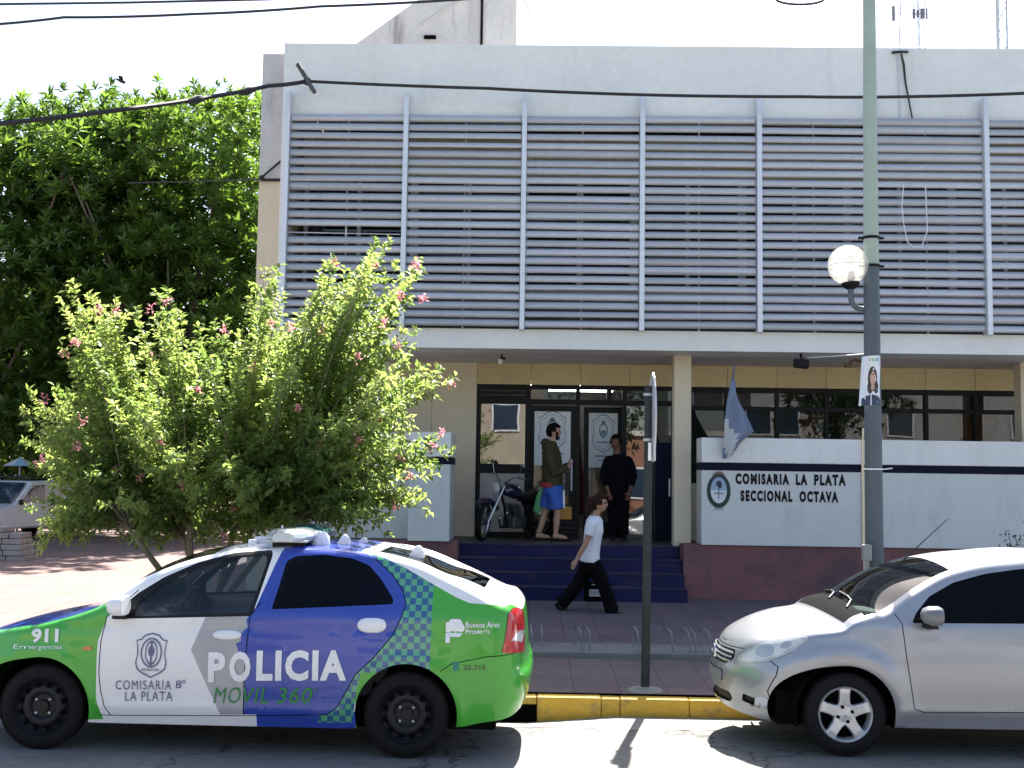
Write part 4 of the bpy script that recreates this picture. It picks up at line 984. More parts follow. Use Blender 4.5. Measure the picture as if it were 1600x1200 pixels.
def fin(u, y, ln, ht, name='roof_fin', m=P_wh, w_=.03):
    x = px(u, 0)[0]; z = roofz(x, y)-.012
    MB().prism(rounded([(x-ln/2, z), (x+ln/2, z), (x+ln*.42, z+ht*.7), (x+ln*.2, z+ht), (x-ln*.05, z+ht*.95)], .02), y-w_, y+w_).build(name, m, pc, local=True, bevel=.01)
fin(620, .0, .13, .10, 'shark_fin'); fin(505, -.25, .10, .085, 'aerial_base'); fin(524, .1, .08, .05, 'aerial_base')
x = px(470, 0)[0]; MB().lathe([(.0001, .10), (.04, .095), (.065, .06), (.07, 0)], (x, -.32, roofz(x, -.32)-.01), 'z', 20).build('camera_dome', T_w, pc, smooth=True, local=True)
x = px(357, 0)[0]; z = PB.ze(x)+.01
MB().box(x-.05, x+.05, -.1, .0, z, z+.06).box(x-.07, x-.02, -.2, -.1, z, z+.045).tube([(x+.04, -.02, z), (x+.06, -.02, z+.09)], .02, 8).build('spotlight', T_w, pc, local=True, bevel=.008)
MB().tube([(px(404, 0)[0], -.3, roofz(px(404, 0)[0], .3)), (px(404, 0)[0], -.3, roofz(2.3, .3)+.14)], [.012, .006], 8).build('whip_aerial', T_w, pc, local=True)
# ------------------------------------------------------------------ the silver hatchback
KK = 214.0
def kx(u, v): return ((u-1321.6)/KK+.80, (1183-v)/KK*.947)
def KP(*p): return [kx(*q) for q in p]
P_sv = paint('silver_paint', (.35, .365, .39), metal=.5, rough=.33, coat=.6, dust=.08)
KAR = [(.80, .285, .350), (3.252, .285, .350)]
ke = [(0, .695), (.08, .705), (.20, .745), (.38, .810), (.60, .858), (.80, .888)]+KP((1340, 969), (1384, 956), (1438, 922), (1490, 895), (1545, 880), (1600, 873))+[(2.35, 1.392), (2.7, 1.375), (3.0, 1.33), (3.3, 1.24), (3.5, 1.12), (3.65, 1.02), (3.75, .94), (3.836, .89)]
KB = Body(3.836, .815, .78, .55, ke, [(0, .255), (.45, .20), (1.2, .20), (2.85, .20), (3.5, .24), (3.836, .30)],
          [(.1, .08), (.26, .02), (.40, .0), (.52, .0), (.60, .03), (.68, .07), (.76, .14), (.9, .40)], [(.1, 3.72), (.35, 3.80), (.5, 3.836), (.65, 3.83), (.95, 3.76), (1.2, 3.68), (1.5, 3.5)],
          [(.1, .90), (.25, .945), (.45, .985), (.62, 1.0), (.76, .985), (.87, .965), (.94, .945), (1.04, .88), (1.18, .80), (1.34, .71), (1.46, .62)], arches=KAR, n=2.25,
          crown=((0, .03), (.4, .05), (.9, .05), (1.2, .12), (1.7, .045), (2.4, .035), (3.2, .05), (3.836, .02)), plan=((0, .95), (.8, .985), (1.4, 1), (2.7, 1), (3.2, .985), (3.836, .90)))
KB.bumps.append(lambda u, z: .022*math.exp(-((math.hypot(u-.80, z-.285)-.43)/.055)**2) if z > .3 else 0)
KB.bumps.append(lambda u, z: .010*math.exp(-((z-.32)/.05)**2) if 1.2 < u < 2.85 else 0)
regs = []
dw = rounded(KP((1424, 972), (1432, 958), (1458, 931), (1499, 909), (1549, 895), (1600, 887))+[(2.36, 1.33), (2.44, .945)], .025)
qw = rounded([(2.52, .945), (2.45, 1.32), (2.75, 1.305), (3.05, 1.215), (3.25, 1.06), (3.22, .975)], .03)
kd = KP((1409, 973), (1414, 1040), (1424, 1107), (1440, 1112))+[(2.5, .335), (2.56, .36), (2.56, .90), (2.48, 1.345)]
rg('seam', M_seam, strip(dens(KP((1400, 958), (1409, 973), (1413, 1030), (1424, 1106), (1440, 1112))+[(2.5, .335), (2.56, .36), (2.56, .90), (2.48, 1.345)], .03, False), .007), -.012)
rg('seam', M_seam, strip(dens([(.0, .675), (.14, .678), (.26, .685)], .03, False), .006), -.010)
rg('seam', M_seam, strip(dens([(.445, .635), (.495, .60), (.495, .54), (.455, .42), (.47, .36)], .03, False), .006), -.010)
rg('seam', M_seam, strip(dens([(.0, .835), (.14, .855), (.3, .88), (.5, .945)], .03, False), .005), -.010) if False else None
rg('window_pane', G_limo, dw, -.010); rg('window_pane', G_limo, qw, -.010)
khl = rounded([(.235, 0.599), (.265, 0.659), (.36, 0.759), (.50, 0.819), (.585, 0.828), (.60, 0.805), (.54, 0.705), (.43, 0.622), (.33, 0.595)], .03)
khi = rounded([(.26, 0.618), (.29, 0.668), (.38, 0.750), (.50, 0.801), (.565, 0.810), (.575, 0.796), (.52, 0.709), (.42, 0.636), (.34, 0.613)], .03)
M_refl = mat('lamp_reflector', (.46, .475, .48), .2, metal=.4, coat=.6)
rg('headlamp_lens', M_refl, ell(.40, .700, .055, .048, 22), .012); rg('headlamp_lens', M_refl, ell(.50, .755, .030, .026, 18), .012)
rg('headlamp_lens', mat('clear_lamp', (.58, .60, .59), .08, coat=1, var=.12, scale=9), khi, .012); rg('headlamp', mat('lamp_edge', (.50, .51, .52), .3, metal=.3), khl, .006)
bars = [(.700, .722), (.655, .672)]
rg('grille', M_trim, rounded([(0, .550), (.17, .555), (.215, .60), (.20, .665), (0, .658)], .02), -.02)
rg('number_plate', mat('plate_grey', (.20, .21, .22), .5), [(0, .425), (.14, .425), (.14, .50), (0, .50)], .010)
rg('lower_grille', M_trim, rounded([(0, .275), (.20, .28), (.23, .31), (.21, .355), (0, .36)], .02), -.02)
rg('side_intake', M_trim, rounded([(.30, .315), (.375, .30), (.385, .355), (.31, .37)], .012), -.02)
rg('fog_lamp', mat('fog_lens', (.50, .53, .58), .15, coat=1), ell(.425, .335, .042, .040, 24), .004)
rg('front_bumper', P_sv, [(-.1, 0), (.50, 0), (.455, .42), (.495, .54), (.495, .60), (.455, .635), (.23, .60), (.19, .675), (-.1, .68)])
rg('door', P_sv, kd)
rg('front_fender', P_sv, [(.3, .5), (.4, 0), (1.20, 0), (1.26, .9), (1.15, 1.2), (.2, 1.1), (.2, .7)])
V, parts = shell_b(KB, regs, dict(part='body_side', mat=P_sv))
kc = thing('silver_car', 'silver three-door hatchback parked at the kerb behind the dark sign pole', 'car')
# near front tyre touches at (2.24, 8.1)
kc.location = (2.242-.80, 8.10+.785, .046); kc.rotation_euler.z = R(.6)
ob = shell_objects(KB, V, parts, kc, {'door', 'front_fender', 'body_side', 'window_pane', 'headlamp', 'headlamp_lens', 'fog_lamp', 'side_intake'}, sub_of={'headlamp_lens': 'headlamp', 'fog_lamp': 'front_bumper', 'side_intake': 'front_bumper', 'lower_grille': 'front_bumper', 'number_plate': 'front_bumper'})
ku_c, ku_r = kx(1350, 0)[0], kx(1508, 0)[0]
top_loft(KB, [('hood', 0, ku_c, 'p', P_sv), ('windscreen', ku_c, ku_r, 'glass', G_ws), ('roof', ku_r, 3.1, 'p', P_sv), ('rear_screen', 3.1, 3.62, 'glass', G_limo), ('tailgate', 3.62, 3.836, 'p', P_sv)], kc, P_sv, G_ws, P_sv)
M_chrome = mat('chrome_bar', (.75, .76, .78), .2, metal=.8)
for z in (.640, .610, .580):                                              # grille bars wrap round the nose
    pts = [KB.F(u, z, .008) for u in np.linspace(0, .19, 8)]; pts = [Vector((p.x, -p.y, p.z)) for p in pts[::-1]][:-1]+pts
    MB().tube(pts, .009, 6).build('grille_bar', M_chrome, kc, local=True, smooth=True)
MB().lathe([(.0001, -.012), (.05, -.010), (.055, 0)], (0, 0, 0), 'x', 20).build('badge', M_chrome, kc, local=True, smooth=True).location = KB.F(0.0, .610, .022)
kd_o = ob[('door', -1)]; handle(kd_o, KB, 2.32, .82, P_sv, .20, .05)
for sg in (-1, 1): mirror(ob[('door', sg)], KB, kx(1447, 0)[0], .925, P_sv if False else mat('mirror_grey', (.16, .165, .17), .35, coat=.5), M_trim, sg)
for x in (.80, 3.252):
    for sg in (-1, 1): wheel(kc, x, sg*.785, .289, .18, 'alloy', sg)
for a_ in KAR: arch_liner(kc, *a_, .80)
undertray(kc, KB)
_cv = MB(); _us = np.linspace(ku_c-.10, ku_c+.03, 6); _ss = np.linspace(-.9, .9, 13); _r = []
for u_ in _us:
    p_ = KB.F(u_, KB.ze(u_)); q0, q1 = KB.F(u_-.02, KB.ze(u_-.02)), KB.F(u_+.02, KB.ze(u_+.02)); d_ = Vector((q1.x-q0.x, 0, q1.z-q0.z)); m_ = Vector((-d_.z, 0, d_.x)).normalized()
    _r += [Vector((p_.x, p_.y*s_, p_.z))+m_*(interp_even(KB.crown, u_)*(1-abs(s_)**2.2)+.004) for s_ in _ss]
_cv.add(_r, [(i*13+j, i*13+j+1, (i+1)*13+j+1, (i+1)*13+j) for i in range(5) for j in range(12)]).build('cowl_vent', mat('cowl_plastic', (.006, .006, .007), .9, spec=.06), kc, local=True, smooth=True, fix=False)
MB().box(.35, 3.5, -.6, .6, .18, .42).build('underbody', M_under, kc, local=True)
MB().box(1.2, 2.85, -.74, .74, .20, .30).build('floor_pan', M_under, kc, local=True)
seats(kc, M_cloth, [(1.95, (-.36, .36)), (2.75, (-.36, .36))])
MB().prism(rounded([(1.0, .55), (1.45, .55), (1.45, .88), (1.3, .92), (1.05, .89)], .05), -.68, .68).build('dashboard', M_dash, kc, local=True, bevel=.02)
steering(kc, 1.6, -.36, .93, M_dash)
c0 = KB.F(.98, KB.ze(.98)); n_ = []
zc = KB.ze(ku_c)
for y0, y1 in ((-.45, .05), (.0, .5)):
    def ws(u, y): 
        p = KB.F(u, KB.ze(u)); s = y/abs(p.y); q0, q1 = KB.F(u-.02, KB.ze(u-.02)), KB.F(u+.02, KB.ze(u+.02)); d = Vector((q1.x-q0.x, 0, q1.z-q0.z)); n = Vector((-d.z, 0, d.x)).normalized()
        return Vector((p.x, y, p.z))+n*(interp_even(KB.crown, u)*(1-abs(s)**2.2)+.012)
    MB().tube([ws(ku_c-.01, y0), ws(ku_c+.06, y0+.12), ws(ku_c+.075, (y0+y1)/2), ws(ku_c+.085, y1)], .008, 6).build('wiper', M_trim, kc, local=True)
xa = kx(1462, 0)[0]+.02; MB().tube([(xa, .1, KB.ze(xa)+.05), (xa+.40, .1, KB.ze(xa)+.42)], [.006, .003], 6).build('roof_aerial', M_trim, kc, local=True)
# ================================================================== street furniture
M_pgrey = mat('grey_pole_paint', (.075, .098, .118), .5, var=.12, scale=3, stain=((.05, .05, .055), 2.5, .55, (1, 1, .3), .6))
M_pgreen = mat('pale_green_pole_paint', (.34, .42, .35), .55, var=.08, scale=3, stain=((.24, .17, .10), 2.5, .6, (1, 1, .15), .7))
lp = thing('street_pole', 'tall lighting pole painted grey below and pale green above, behind the silver car', 'pole', (3.10, 10.2, zs(10.2)))
zb_ = pt(1362, 415, 10.2)[1]-zs(10.2)
MB().tube([(0, 0, 0), (.0, 0, zb_)], [.083, .070], 20).build('lower_shaft', M_pgrey, lp, local=True, smooth=True)
MB().tube([(0, 0, zb_), (.015, 0, 7.6)], [.069, .050], 20).build('upper_shaft', M_pgreen, lp, local=True, smooth=True)
for v in (372, 416):
    z = pt(1362, v, 10.2)[1]-zs(10.2); m = MB().lathe([(.070, -.012), (.080, -.012), (.080, .012), (.070, .012)], (.0, 0, z), 'z', 20); m.box(-.115, -.075, -.012, .012, z-.01, z+.01).box(.075, .115, -.012, .012, z-.01, z+.01)
    m.build('strap', M_black, lp, local=True)
# globe lamp on a swan-neck arm
gx, gz = pt(1325, 414, 10.2); gr = .182; ax, az = pt(1349, 483, 10.2)
arm = [(gx-3.10+.02, 0, gz-zs(10.2)-gr+.0), (gx-3.10+.025, 0, gz-zs(10.2)-gr-.10)]
for a in range(180, 271, 15): arm.append((gx-3.10+.025+.10+.10*math.cos(R(a)), 0, az-zs(10.2)+.10+.10*math.sin(R(a))))
arm.append((-.06, 0, az-zs(10.2)))
ao = MB().tube(arm, .026, 10).build('lamp_arm', M_pgrey, lp, local=True, smooth=True)
MB().lathe([(.001, .03), (.075, .028), (.085, 0), (.06, -.03), (.03, -.05)], (gx-3.10+.02, 0, gz-zs(10.2)-gr+.005), 'z', 20).build('globe_holder', M_black, lp, local=True, smooth=True)
G_globe = bpy.data.materials.new('frosted_globe'); G_globe.use_nodes = True
_n, _l = G_globe.node_tree.nodes, G_globe.node_tree.links; _b = _n['Principled BSDF']; _b.inputs['Base Color'].default_value = (.80, .80, .76, 1); _b.inputs['Roughness'].default_value = .12
_t = _n.new('ShaderNodeBsdfTransparent'); _x = _n.new('ShaderNodeMixShader'); _x.inputs[0].default_value = .42
_tl = _n.new('ShaderNodeBsdfTranslucent'); _tl.inputs[0].default_value = (.85, .82, .75, 1); _x2 = _n.new('ShaderNodeMixShader'); _x2.inputs[0].default_value = .5
_l.new(_b.outputs[0], _x2.inputs[1]); _l.new(_tl.outputs[0], _x2.inputs[2])
_l.new(_t.outputs[0], _x.inputs[1]); _l.new(_x2.outputs[0], _x.inputs[2]); _l.new(_x.outputs[0], _n['Material Output'].inputs[0])
gc = (gx-3.10, 0, gz-zs(10.2))
go = MB().ball(gc, gr, 32, k=20).build('globe', G_globe, lp, local=True, smooth=True)
MB().lathe([(gr+.001, -.004), (gr+.004, 0), (gr+.001, .004)], (gc[0], 0, gc[2]-.01), 'z', 36).build('globe_seam', M_post, go, local=True)
MB().lathe([(.001, .10), (.03, .09), (.035, 0), (.02, -.06), (.02, -.16)], (gc[0]+.02, 0, gc[2]+.0), 'z', 14).build('bulb', mat('bulb_white', (.75, .72, .62), .4), go, local=True, smooth=True)
# conduit, meter box and cable on the pole
cx, cz = pt(1352, 872, 10.1); cz -= zs(10.2)
m = MB().box(cx-3.10-.03, cx-3.10+.045, -.16, -.085, cz-.02, cz+.12); m.build('meter_box', mat('box_grey', (.26, .27, .27), .5), lp, local=True, bevel=.008)
MB().tube([(cx-3.09, -.11, 0), (cx-3.09, -.11, cz-.02)], .022, 8).build('conduit', mat('box_grey'), lp, local=True, smooth=True)
MB().tube([(-.095, -.02, 0.3), (-.098, -.02, cz+.12), (-.10, -.01, 2.1), (-.088, 0, 2.3)], .008, 6).build('cable', M_cream, lp, local=True)
zr = pt(1362, 733, 10.2)[1]-zs(10.2)
MB().lathe([(.083, -.006), (.085, 0), (.083, .006)], (0, 0, zr), 'z', 20).tube([(.08, -.03, zr), (.15, -.06, zr+.01)], .006, 5).build('tape', T_w, lp, local=True)
# campaign-style poster wrapped on the pole
ps = thing('poster', 'small paper portrait poster strapped round the grey street pole', 'poster', (3.10, 10.2, zs(10.2)))
zt, zbm = pt(1362, 557, 10.2)[1]-zs(10.2), pt(1362, 634, 10.2)[1]-zs(10.2); H_ = zt-zbm
def wrap(a, b, l):                                                       # a in 0..1 across the sheet, b in 0..1 up
    r = .080+l+.0025; s = (a-.5)*.27*(1.05-.05*b); th = s/r; flare = max(0, -s-.05)*.9*(1-b)
    return (-.012+.0*b+r*math.sin(th)-flare*.5, -r*math.cos(th)-flare*.4, zbm+b*H_+.012*(a-.5))
def grid_poly(f, poly, m, lift, n=10):
    us = np.linspace(0, 1, n+1)
    for i in range(n):
        for j in range(n):
            f.poly([(us[i], us[j]), (us[i+1], us[j]), (us[i+1], us[j+1]), (us[i], us[j+1])], m, lift)
fl = Flat(wrap); grid_poly(fl, None, 0, 0)
def blob(cx, cy, rx, ry, m, lift, top=None): fl.poly([(cx+rx*math.cos(q*math.pi/12), cy+ry*math.sin(q*math.pi/12)) for q in range(24)], m, lift)
for k in range(6): fl.poly([(.12+k*.12, .0), (.24+k*.12, .0), (.24+k*.12, .17+.05*math.sin(k*.9)), (.12+k*.12, .17+.05*math.sin(k*.9-.5))], 1, .001)
blob(.46, .53, .155, .25, 2, .0015); blob(.37, .36, .08, .13, 2, .0015); blob(.57, .36, .08, .13, 2, .0015); blob(.46, .54, .085, .15, 3, .003); blob(.46, .36, .06, .06, 3, .0025); blob(.46, .66, .09, .05, 2, .0035)
fl.poly([(.22, .12), (.72, .12), (.72, .24), (.22, .24)], 0, .003); fl.poly([(.28, .17), (.66, .17), (.66, .195), (.28, .195)], 1, .004); fl.poly([(.32, .05), (.62, .05), (.62, .075), (.32, .075)], 0, .003)
fl.poly([(.34, .88), (.50, .88), (.50, .95), (.34, .95)], 4, .002); fl.poly([(.54, .88), (.70, .88), (.70, .95), (.54, .95)], 5, .002); fl.poly([(.34, .82), (.70, .82), (.70, .84), (.34, .84)], 6, .002)
fl.build('sheet', [mat('poster_paper', (.72, .74, .78), .55, var=.04), mat('poster_navy', (.03, .05, .09), .6), mat('poster_hair', (.05, .04, .035), .7), mat('poster_skin', (.52, .34, .26), .7), mat('poster_yellow', (.45, .50, .25), .6), mat('poster_teal', (.12, .42, .42), .6), mat('poster_text', (.35, .40, .55), .6)], ps, local=True)
# dark sign pole with a plate seen edge on
sp = thing('sign_pole', 'dark slim sign pole standing by the yellow kerb between the two cars', 'sign pole', (1.02, 9.91, zs(9.91)))
M_sp = mat('dark_pole_paint', (.030, .035, .038), .6, spec=.25, var=.15, stain=((.12, .06, .035), 3, .6, (1, 1, .5), .5))
H_ = pt(1012, 603, 9.91)[1]-zs(9.91)
MB().tube([(0, 0, .0), (.012, 0, H_*.5), (.022, 0, H_)], .038, 16).build('pole', M_sp, sp, local=True, smooth=True)
MB().lathe([(.16, -.004), (.13, .012), (.05, .02), (.04, .03)], (0, 0, 0), 'z', 20).build('footing', M_gut, sp, local=True, smooth=True)
M_plate = mat('sign_plate_back', (.50, .50, .54), .4, metal=.3)
zc_ = pt(1014, 652, 9.91)[1]-zs(9.91)
o_ = [(-.33*math.cos(R(a)), zc_+.40*math.sin(R(a))) for a in range(0, 360, 20)]
MB().prism([(a*.9, b) for a, b in o_], .045, .06, plane='yz').build('sign_plate', M_plate, sp, local=True, bevel=.003)
MB().box(.042, .070, -.09, .06, pt(1015, 720, 9.91)[1]-zs(9.91), pt(1015, 692, 9.91)[1]-zs(9.91)).build('small_plate', T_w, sp, local=True, bevel=.003).rotation_euler = (0, 0, R(-22))
for z in (zc_-.2, zc_+.2): MB().lathe([(.038, -.012), (.046, -.012), (.046, .012), (.038, .012)], (.016, 0, z), 'z', 14).build('clamp', M_galv, sp, local=True)
# cycle rack: low slab with hoops
rk = thing('cycle_rack', 'low concrete strip with bent steel cycle hoops across the shaded pavement', 'cycle rack', (1.0, 11.6, zs(11.6)))
box('slab', mat('rack_concrete', (.20, .19, .19), .85, bump=.3, stain=((.09, .08, .085), 2.5, .52, (.4, 1, 1), .7)), rk, -1.2, 2.6, 11.33, 11.95, .1, zs(11.6)+.055, bevel=.012)
for u, dx in ((832, -.01), (848, .0), (909, -.045), (922, -.04), (997, -.02), (1050, -.045), (1077, -.045), (1086, -.05), (1109, -.05)):
    x = pt(u, 1000, 11.5)[0]; z0 = zs(11.6)+.04; pts = [(x, 11.42, z0), (x-.008, 11.42, z0+.15)]
    for a in range(0, 181, 30): pts.append((x+dx*(1-math.cos(R(a)))*.5-.012, 11.42+.38*(1-math.cos(R(a)))/2, z0+.17+.055*math.sin(R(a))))
    pts += [(x+dx, 11.80, z0+.1), (x+dx, 11.80, z0)]
    MB().tube(pts, 
        .0095, 6).build('hoop', mat('dull_hoop_steel', (.22, .23, .25), .55, metal=.3), rk, smooth=True)
# overhead cables, their anchor and splices
M_cab = mat('black_cable', (.018, .018, .022), .6)
def cable(label, pts, r, group='overhead cables', sag=0, name='overhead_cable'):
    P3 = []
    for (a, b) in zip(pts, pts[1:]):
        for k in range(12):
            t = k/12; P3.append(tuple(np.array(a)*(1-t)+np.array(b)*t-np.array([0, 0, sag*4*t*(1-t)])))
    P3.append(pts[-1])
    P3 = [tuple(np.array(p)) for p in P3]
    return tag(MB().tube(P3, r, 6).build(name, M_cab, smooth=True), label, 'cable', group)
def W3(u, v, Y): x, z = pt(u, v, Y); return (x, Y, z)
Yc = 15.3
AN = W3(480, 127, 15.45)
o = cable('thick black cable running up from the left edge to the parapet bracket', [W3(-60, 199, 12.6), W3(200, 170, 13.5), W3(330, 151, 14.6), W3(420, 134, 15.1), AN], .030, sag=.01)
for u0, u1, v0, v1, Y0, Y1 in ((296, 318, 158, 153, 14.2, 14.4), (374, 398, 146, 139, 14.9, 15.05)): tag(MB().tube([W3(u0, v0, Y0), W3((u0+u1)/2, (v0+v1)/2, (Y0+Y1)/2), W3(u1, v1, Y1)], [.03, .06, .03], 8).build('splice', M_cab, o, smooth=True))
cable('black cable strung along the white parapet behind the street pole', [AN, W3(760, 138, 15.4), W3(1000, 148, 15.35), W3(1250, 151, 15.3), W3(1420, 151, 15.3), W3(1640, 144, 15.2)], .022, sag=.008)
cable('dark cable crossing the top left corner below the other', [W3(-40, 40, 11), W3(100, 27, 11), W3(300, 22, 11), W3(500, 10, 11), W3(760, -4, 11)], .013, sag=.01)
cable('thin cable along the very top edge of the sky at left', [W3(-40, 7, 11.5), W3(200, 4, 11.5), W3(420, -1, 11.5), W3(700, -9, 11.5)], .012, sag=.0)
lo = [W3(1212+34*(1-math.cos(a)), 3+6*math.sin(a)-3*math.cos(a*2), 10.6) for a in np.linspace(-.6, math.pi+.6, 14)]
lo = [W3(1250-38*math.cos(a), -2+9*math.sin(a), 10.6) for a in np.linspace(-.9, math.pi+.9, 16)]
tag(MB().tube(lo, .011, 6).build('cable_loop', M_cab, smooth=True), 'loose cable loop dipping into the sky at the top edge', 'cable', 'overhead cables')
hk = thing('cable_bracket', 'dark slanting cable bracket fixed at the left end of the parapet', 'bracket', AN)
a, b = W3(465, 100, 15.4), W3(492, 145, 15.4)
MB().tube([a, b], [.032, .028], 8).build('bracket_arm', mat('rusty_iron', (.07, .075, .075), .7), hk)
MB().tube([AN, (AN[0], 15.80, AN[2])], .022, 8).ball(AN, .06, 10).build('bracket_stud', M_cab, hk, smooth=True)
pw = [W3(1408, 84, 15.75), W3(1412, 100, 15.77), W3(1415, 130, 15.77), W3(1426, 188, 15.75)]
tag(MB().tube(pw, [.013, .016, .013, .010], 6).build('hanging_cable', M_cab, smooth=True), 'dark cable hanging down the parapet under the TV aerial', 'cable')
tag(MB().tube([W3(1394, 82, 15.78), W3(1408, 81, 15.70), W3(1418, 81, 15.78)], .02, 6).build('cable_clip', M_cab, smooth=True), 'small dark cable clip on the parapet edge by the aerial', 'clip')
tag(MB().tube([W3(1402, 86, 15.785), W3(1404, 115, 15.785), W3(1407, 185, 15.785)], .010, 5).build('hanging_cable', M_post, smooth=True), 'faint grey cable hanging down the parapet beside the dark one', 'cable')
wl = [W3(1412, 290, 15.6)]+[W3(u, v, 15.58) for u, v in ((1409, 320), (1412, 350), (1418, 378), (1427, 386), (1440, 386))]+[W3(1449, 360, 15.6), W3(1446, 290, 15.6)]
tag(MB().tube(wl, .007, 5).build('loose_wire', T_w, smooth=True), 'thin white wire drooping over the louvres right of the street pole', 'wire')
sb = thing('wall_bracket', 'small dark cable bracket on the side wall of the station by the tree', 'bracket', W3(410, 278, 16.1))
MB().tube([W3(407, 281, 16.1), W3(440, 281, 16.19)], .022, 6).tube([W3(409, 277, 16.1), W3(438, 252, 16.19)], .016, 6).ball(W3(409, 278, 16.1), .045, 8).build('bracket_rod', M_cab, sb)
tag(MB().tube([W3(200, 286, 18), W3(330, 283, 17), W3(407, 280, 16.1)], .010, 5).build('service_cable', M_cab), 'thin service cable running from the tree to the side wall bracket', 'cable', 'overhead cables')
# floodlight, soffit spot, camera
fo = thing('floodlight', 'black floodlight hanging below the soffit over the lettered wall', 'floodlight', W3(1252, 560, 15.7))
x, z = pt(1252, 568, 15.7)
MB().box(x-.10, x+.10, 15.6, 15.72, z-.07, z+.055).build('lamp_box', M_black, fo, bevel=.012).rotation_euler = (0, R(6), 0)
MB().tube([(x+.03, 15.72, z+.05), (x+.05, 15.9, z+.10), (x+.05, 15.95, 3.77)], .018, 6).build('bracket_arm', M_black, fo)
tag(MB().tube([W3(1262, 559, 15.6), W3(1300, 557, 14), W3(1352, 553, 10.32)], .008, 5).build('lamp_wire', T_w), 'pale wire stretched from the black floodlight to the street pole', 'wire')
fo = thing('soffit_bracket', 'small rusty conduit bracket under the soffit beside the poster', 'bracket', W3(1335, 568, 16.5))
MB().tube([W3(1322, 571, 16.5), W3(1335, 562, 16.5), W3(1350, 566, 16.6)], .02, 6).box(W3(1322, 571, 16.5)[0]-.03, W3(1322, 571, 16.5)[0]+.06, 16.4, 16.5, W3(1322, 574, 16.5)[2], W3(1322, 574, 16.5)[2]+.05).build('bracket_rod', mat('rust', (.16, .09, .05), .8), fo)
so_ = thing('soffit_spot', 'little white spotlight under the soffit above the entrance steps', 'spotlight', W3(783, 556, 16.6))
x, z = pt(782, 562, 16.6)
MB().tube([(x, 16.6, z-.06), (x, 16.58, z+.01)], [.03, .035], 10).build('lamp_head', T_w, so_, smooth=True)
MB().tube([(x, 16.6, z+.01), (x+.03, 16.6, 3.79)], .014, 6).box(x-.01, x+.07, 16.57, 16.63, z+.0, z+.04).build('bracket_arm', M_black, so_)
# flag on a staff behind the wall
fg = thing('flag', 'limp sky-blue and white striped flag hanging over the white wall', 'flag', W3(1140, 690, 15.92))
s0, s1 = W3(1148, 571, 15.9), W3(1135, 690, 16.3)
MB().tube([s0, W3(1143, 610, 15.95), s1], [.018, .022, .024], 8).build('staff', mat('staff_grey', (.13, .14, .19), .5), fg)
prof_ = [(596, 1141, 1149), (612, 1138, 1149), (625, 1135, 1153), (640, 1133, 1161), (655, 1131, 1169), (670, 1130, 1176), (680, 1130, 1178), (690, 1129, 1165), (700, 1128, 1155), (710, 1128, 1149), (718, 1129, 1143)]
n = 12; vs, fs, ms = [], [], []
for i, (v, a, b) in enumerate(prof_):
    for j in range(n+1):
        t = j/n; Y = 15.86-.045*math.sin(t*9+i*.35)*min(1, i/4)-.05*math.sin(t*3.1); x, z = pt(a+(b-a)*t, v+(0 if i < 6 else -6*t), 15.9); vs.append((x, Y, z))
fm = MB()
for i in range(len(prof_)-1):
    for j in range(n):
        s = (i/len(prof_))*1.0-.55*j/n+.12
        fm.add([vs[i*(n+1)+j], vs[i*(n+1)+j+1], vs[(i+1)*(n+1)+j+1], vs[(i+1)*(n+1)+j]], [(0, 1, 2, 3)], 0 if (s < .42 or s > .80) else 1)
fm.build('cloth', [mat('flag_blue', (.19, .235, .34), .8, var=.06), mat('flag_white', (.52, .53, .52), .8, var=.06)], fg, smooth=True, ang=80)
# bird
bd = thing('bird', 'small dark bird flying in the white sky above the trees', 'bird', W3(190, 127, 20))
skin('body', [(.0, 0, 0, .035), (.07, .02, -.02, .03), (-.07, -.01, .03, .022), (-.11, 0, .05, .012)], [(0, 1), (0, 2), (2, 3)], M_cab, bd, local=True)
for s in (-1, 1): MB().add([(-.03, 0, .01), (.04, 0, 0), (.05, s*.10, .06), (.0, s*.17, .05), (-.03, s*.09, .05)], [(0, 1, 2, 3, 4)]).build('wing', M_cab, bd, local=True, fix=False)
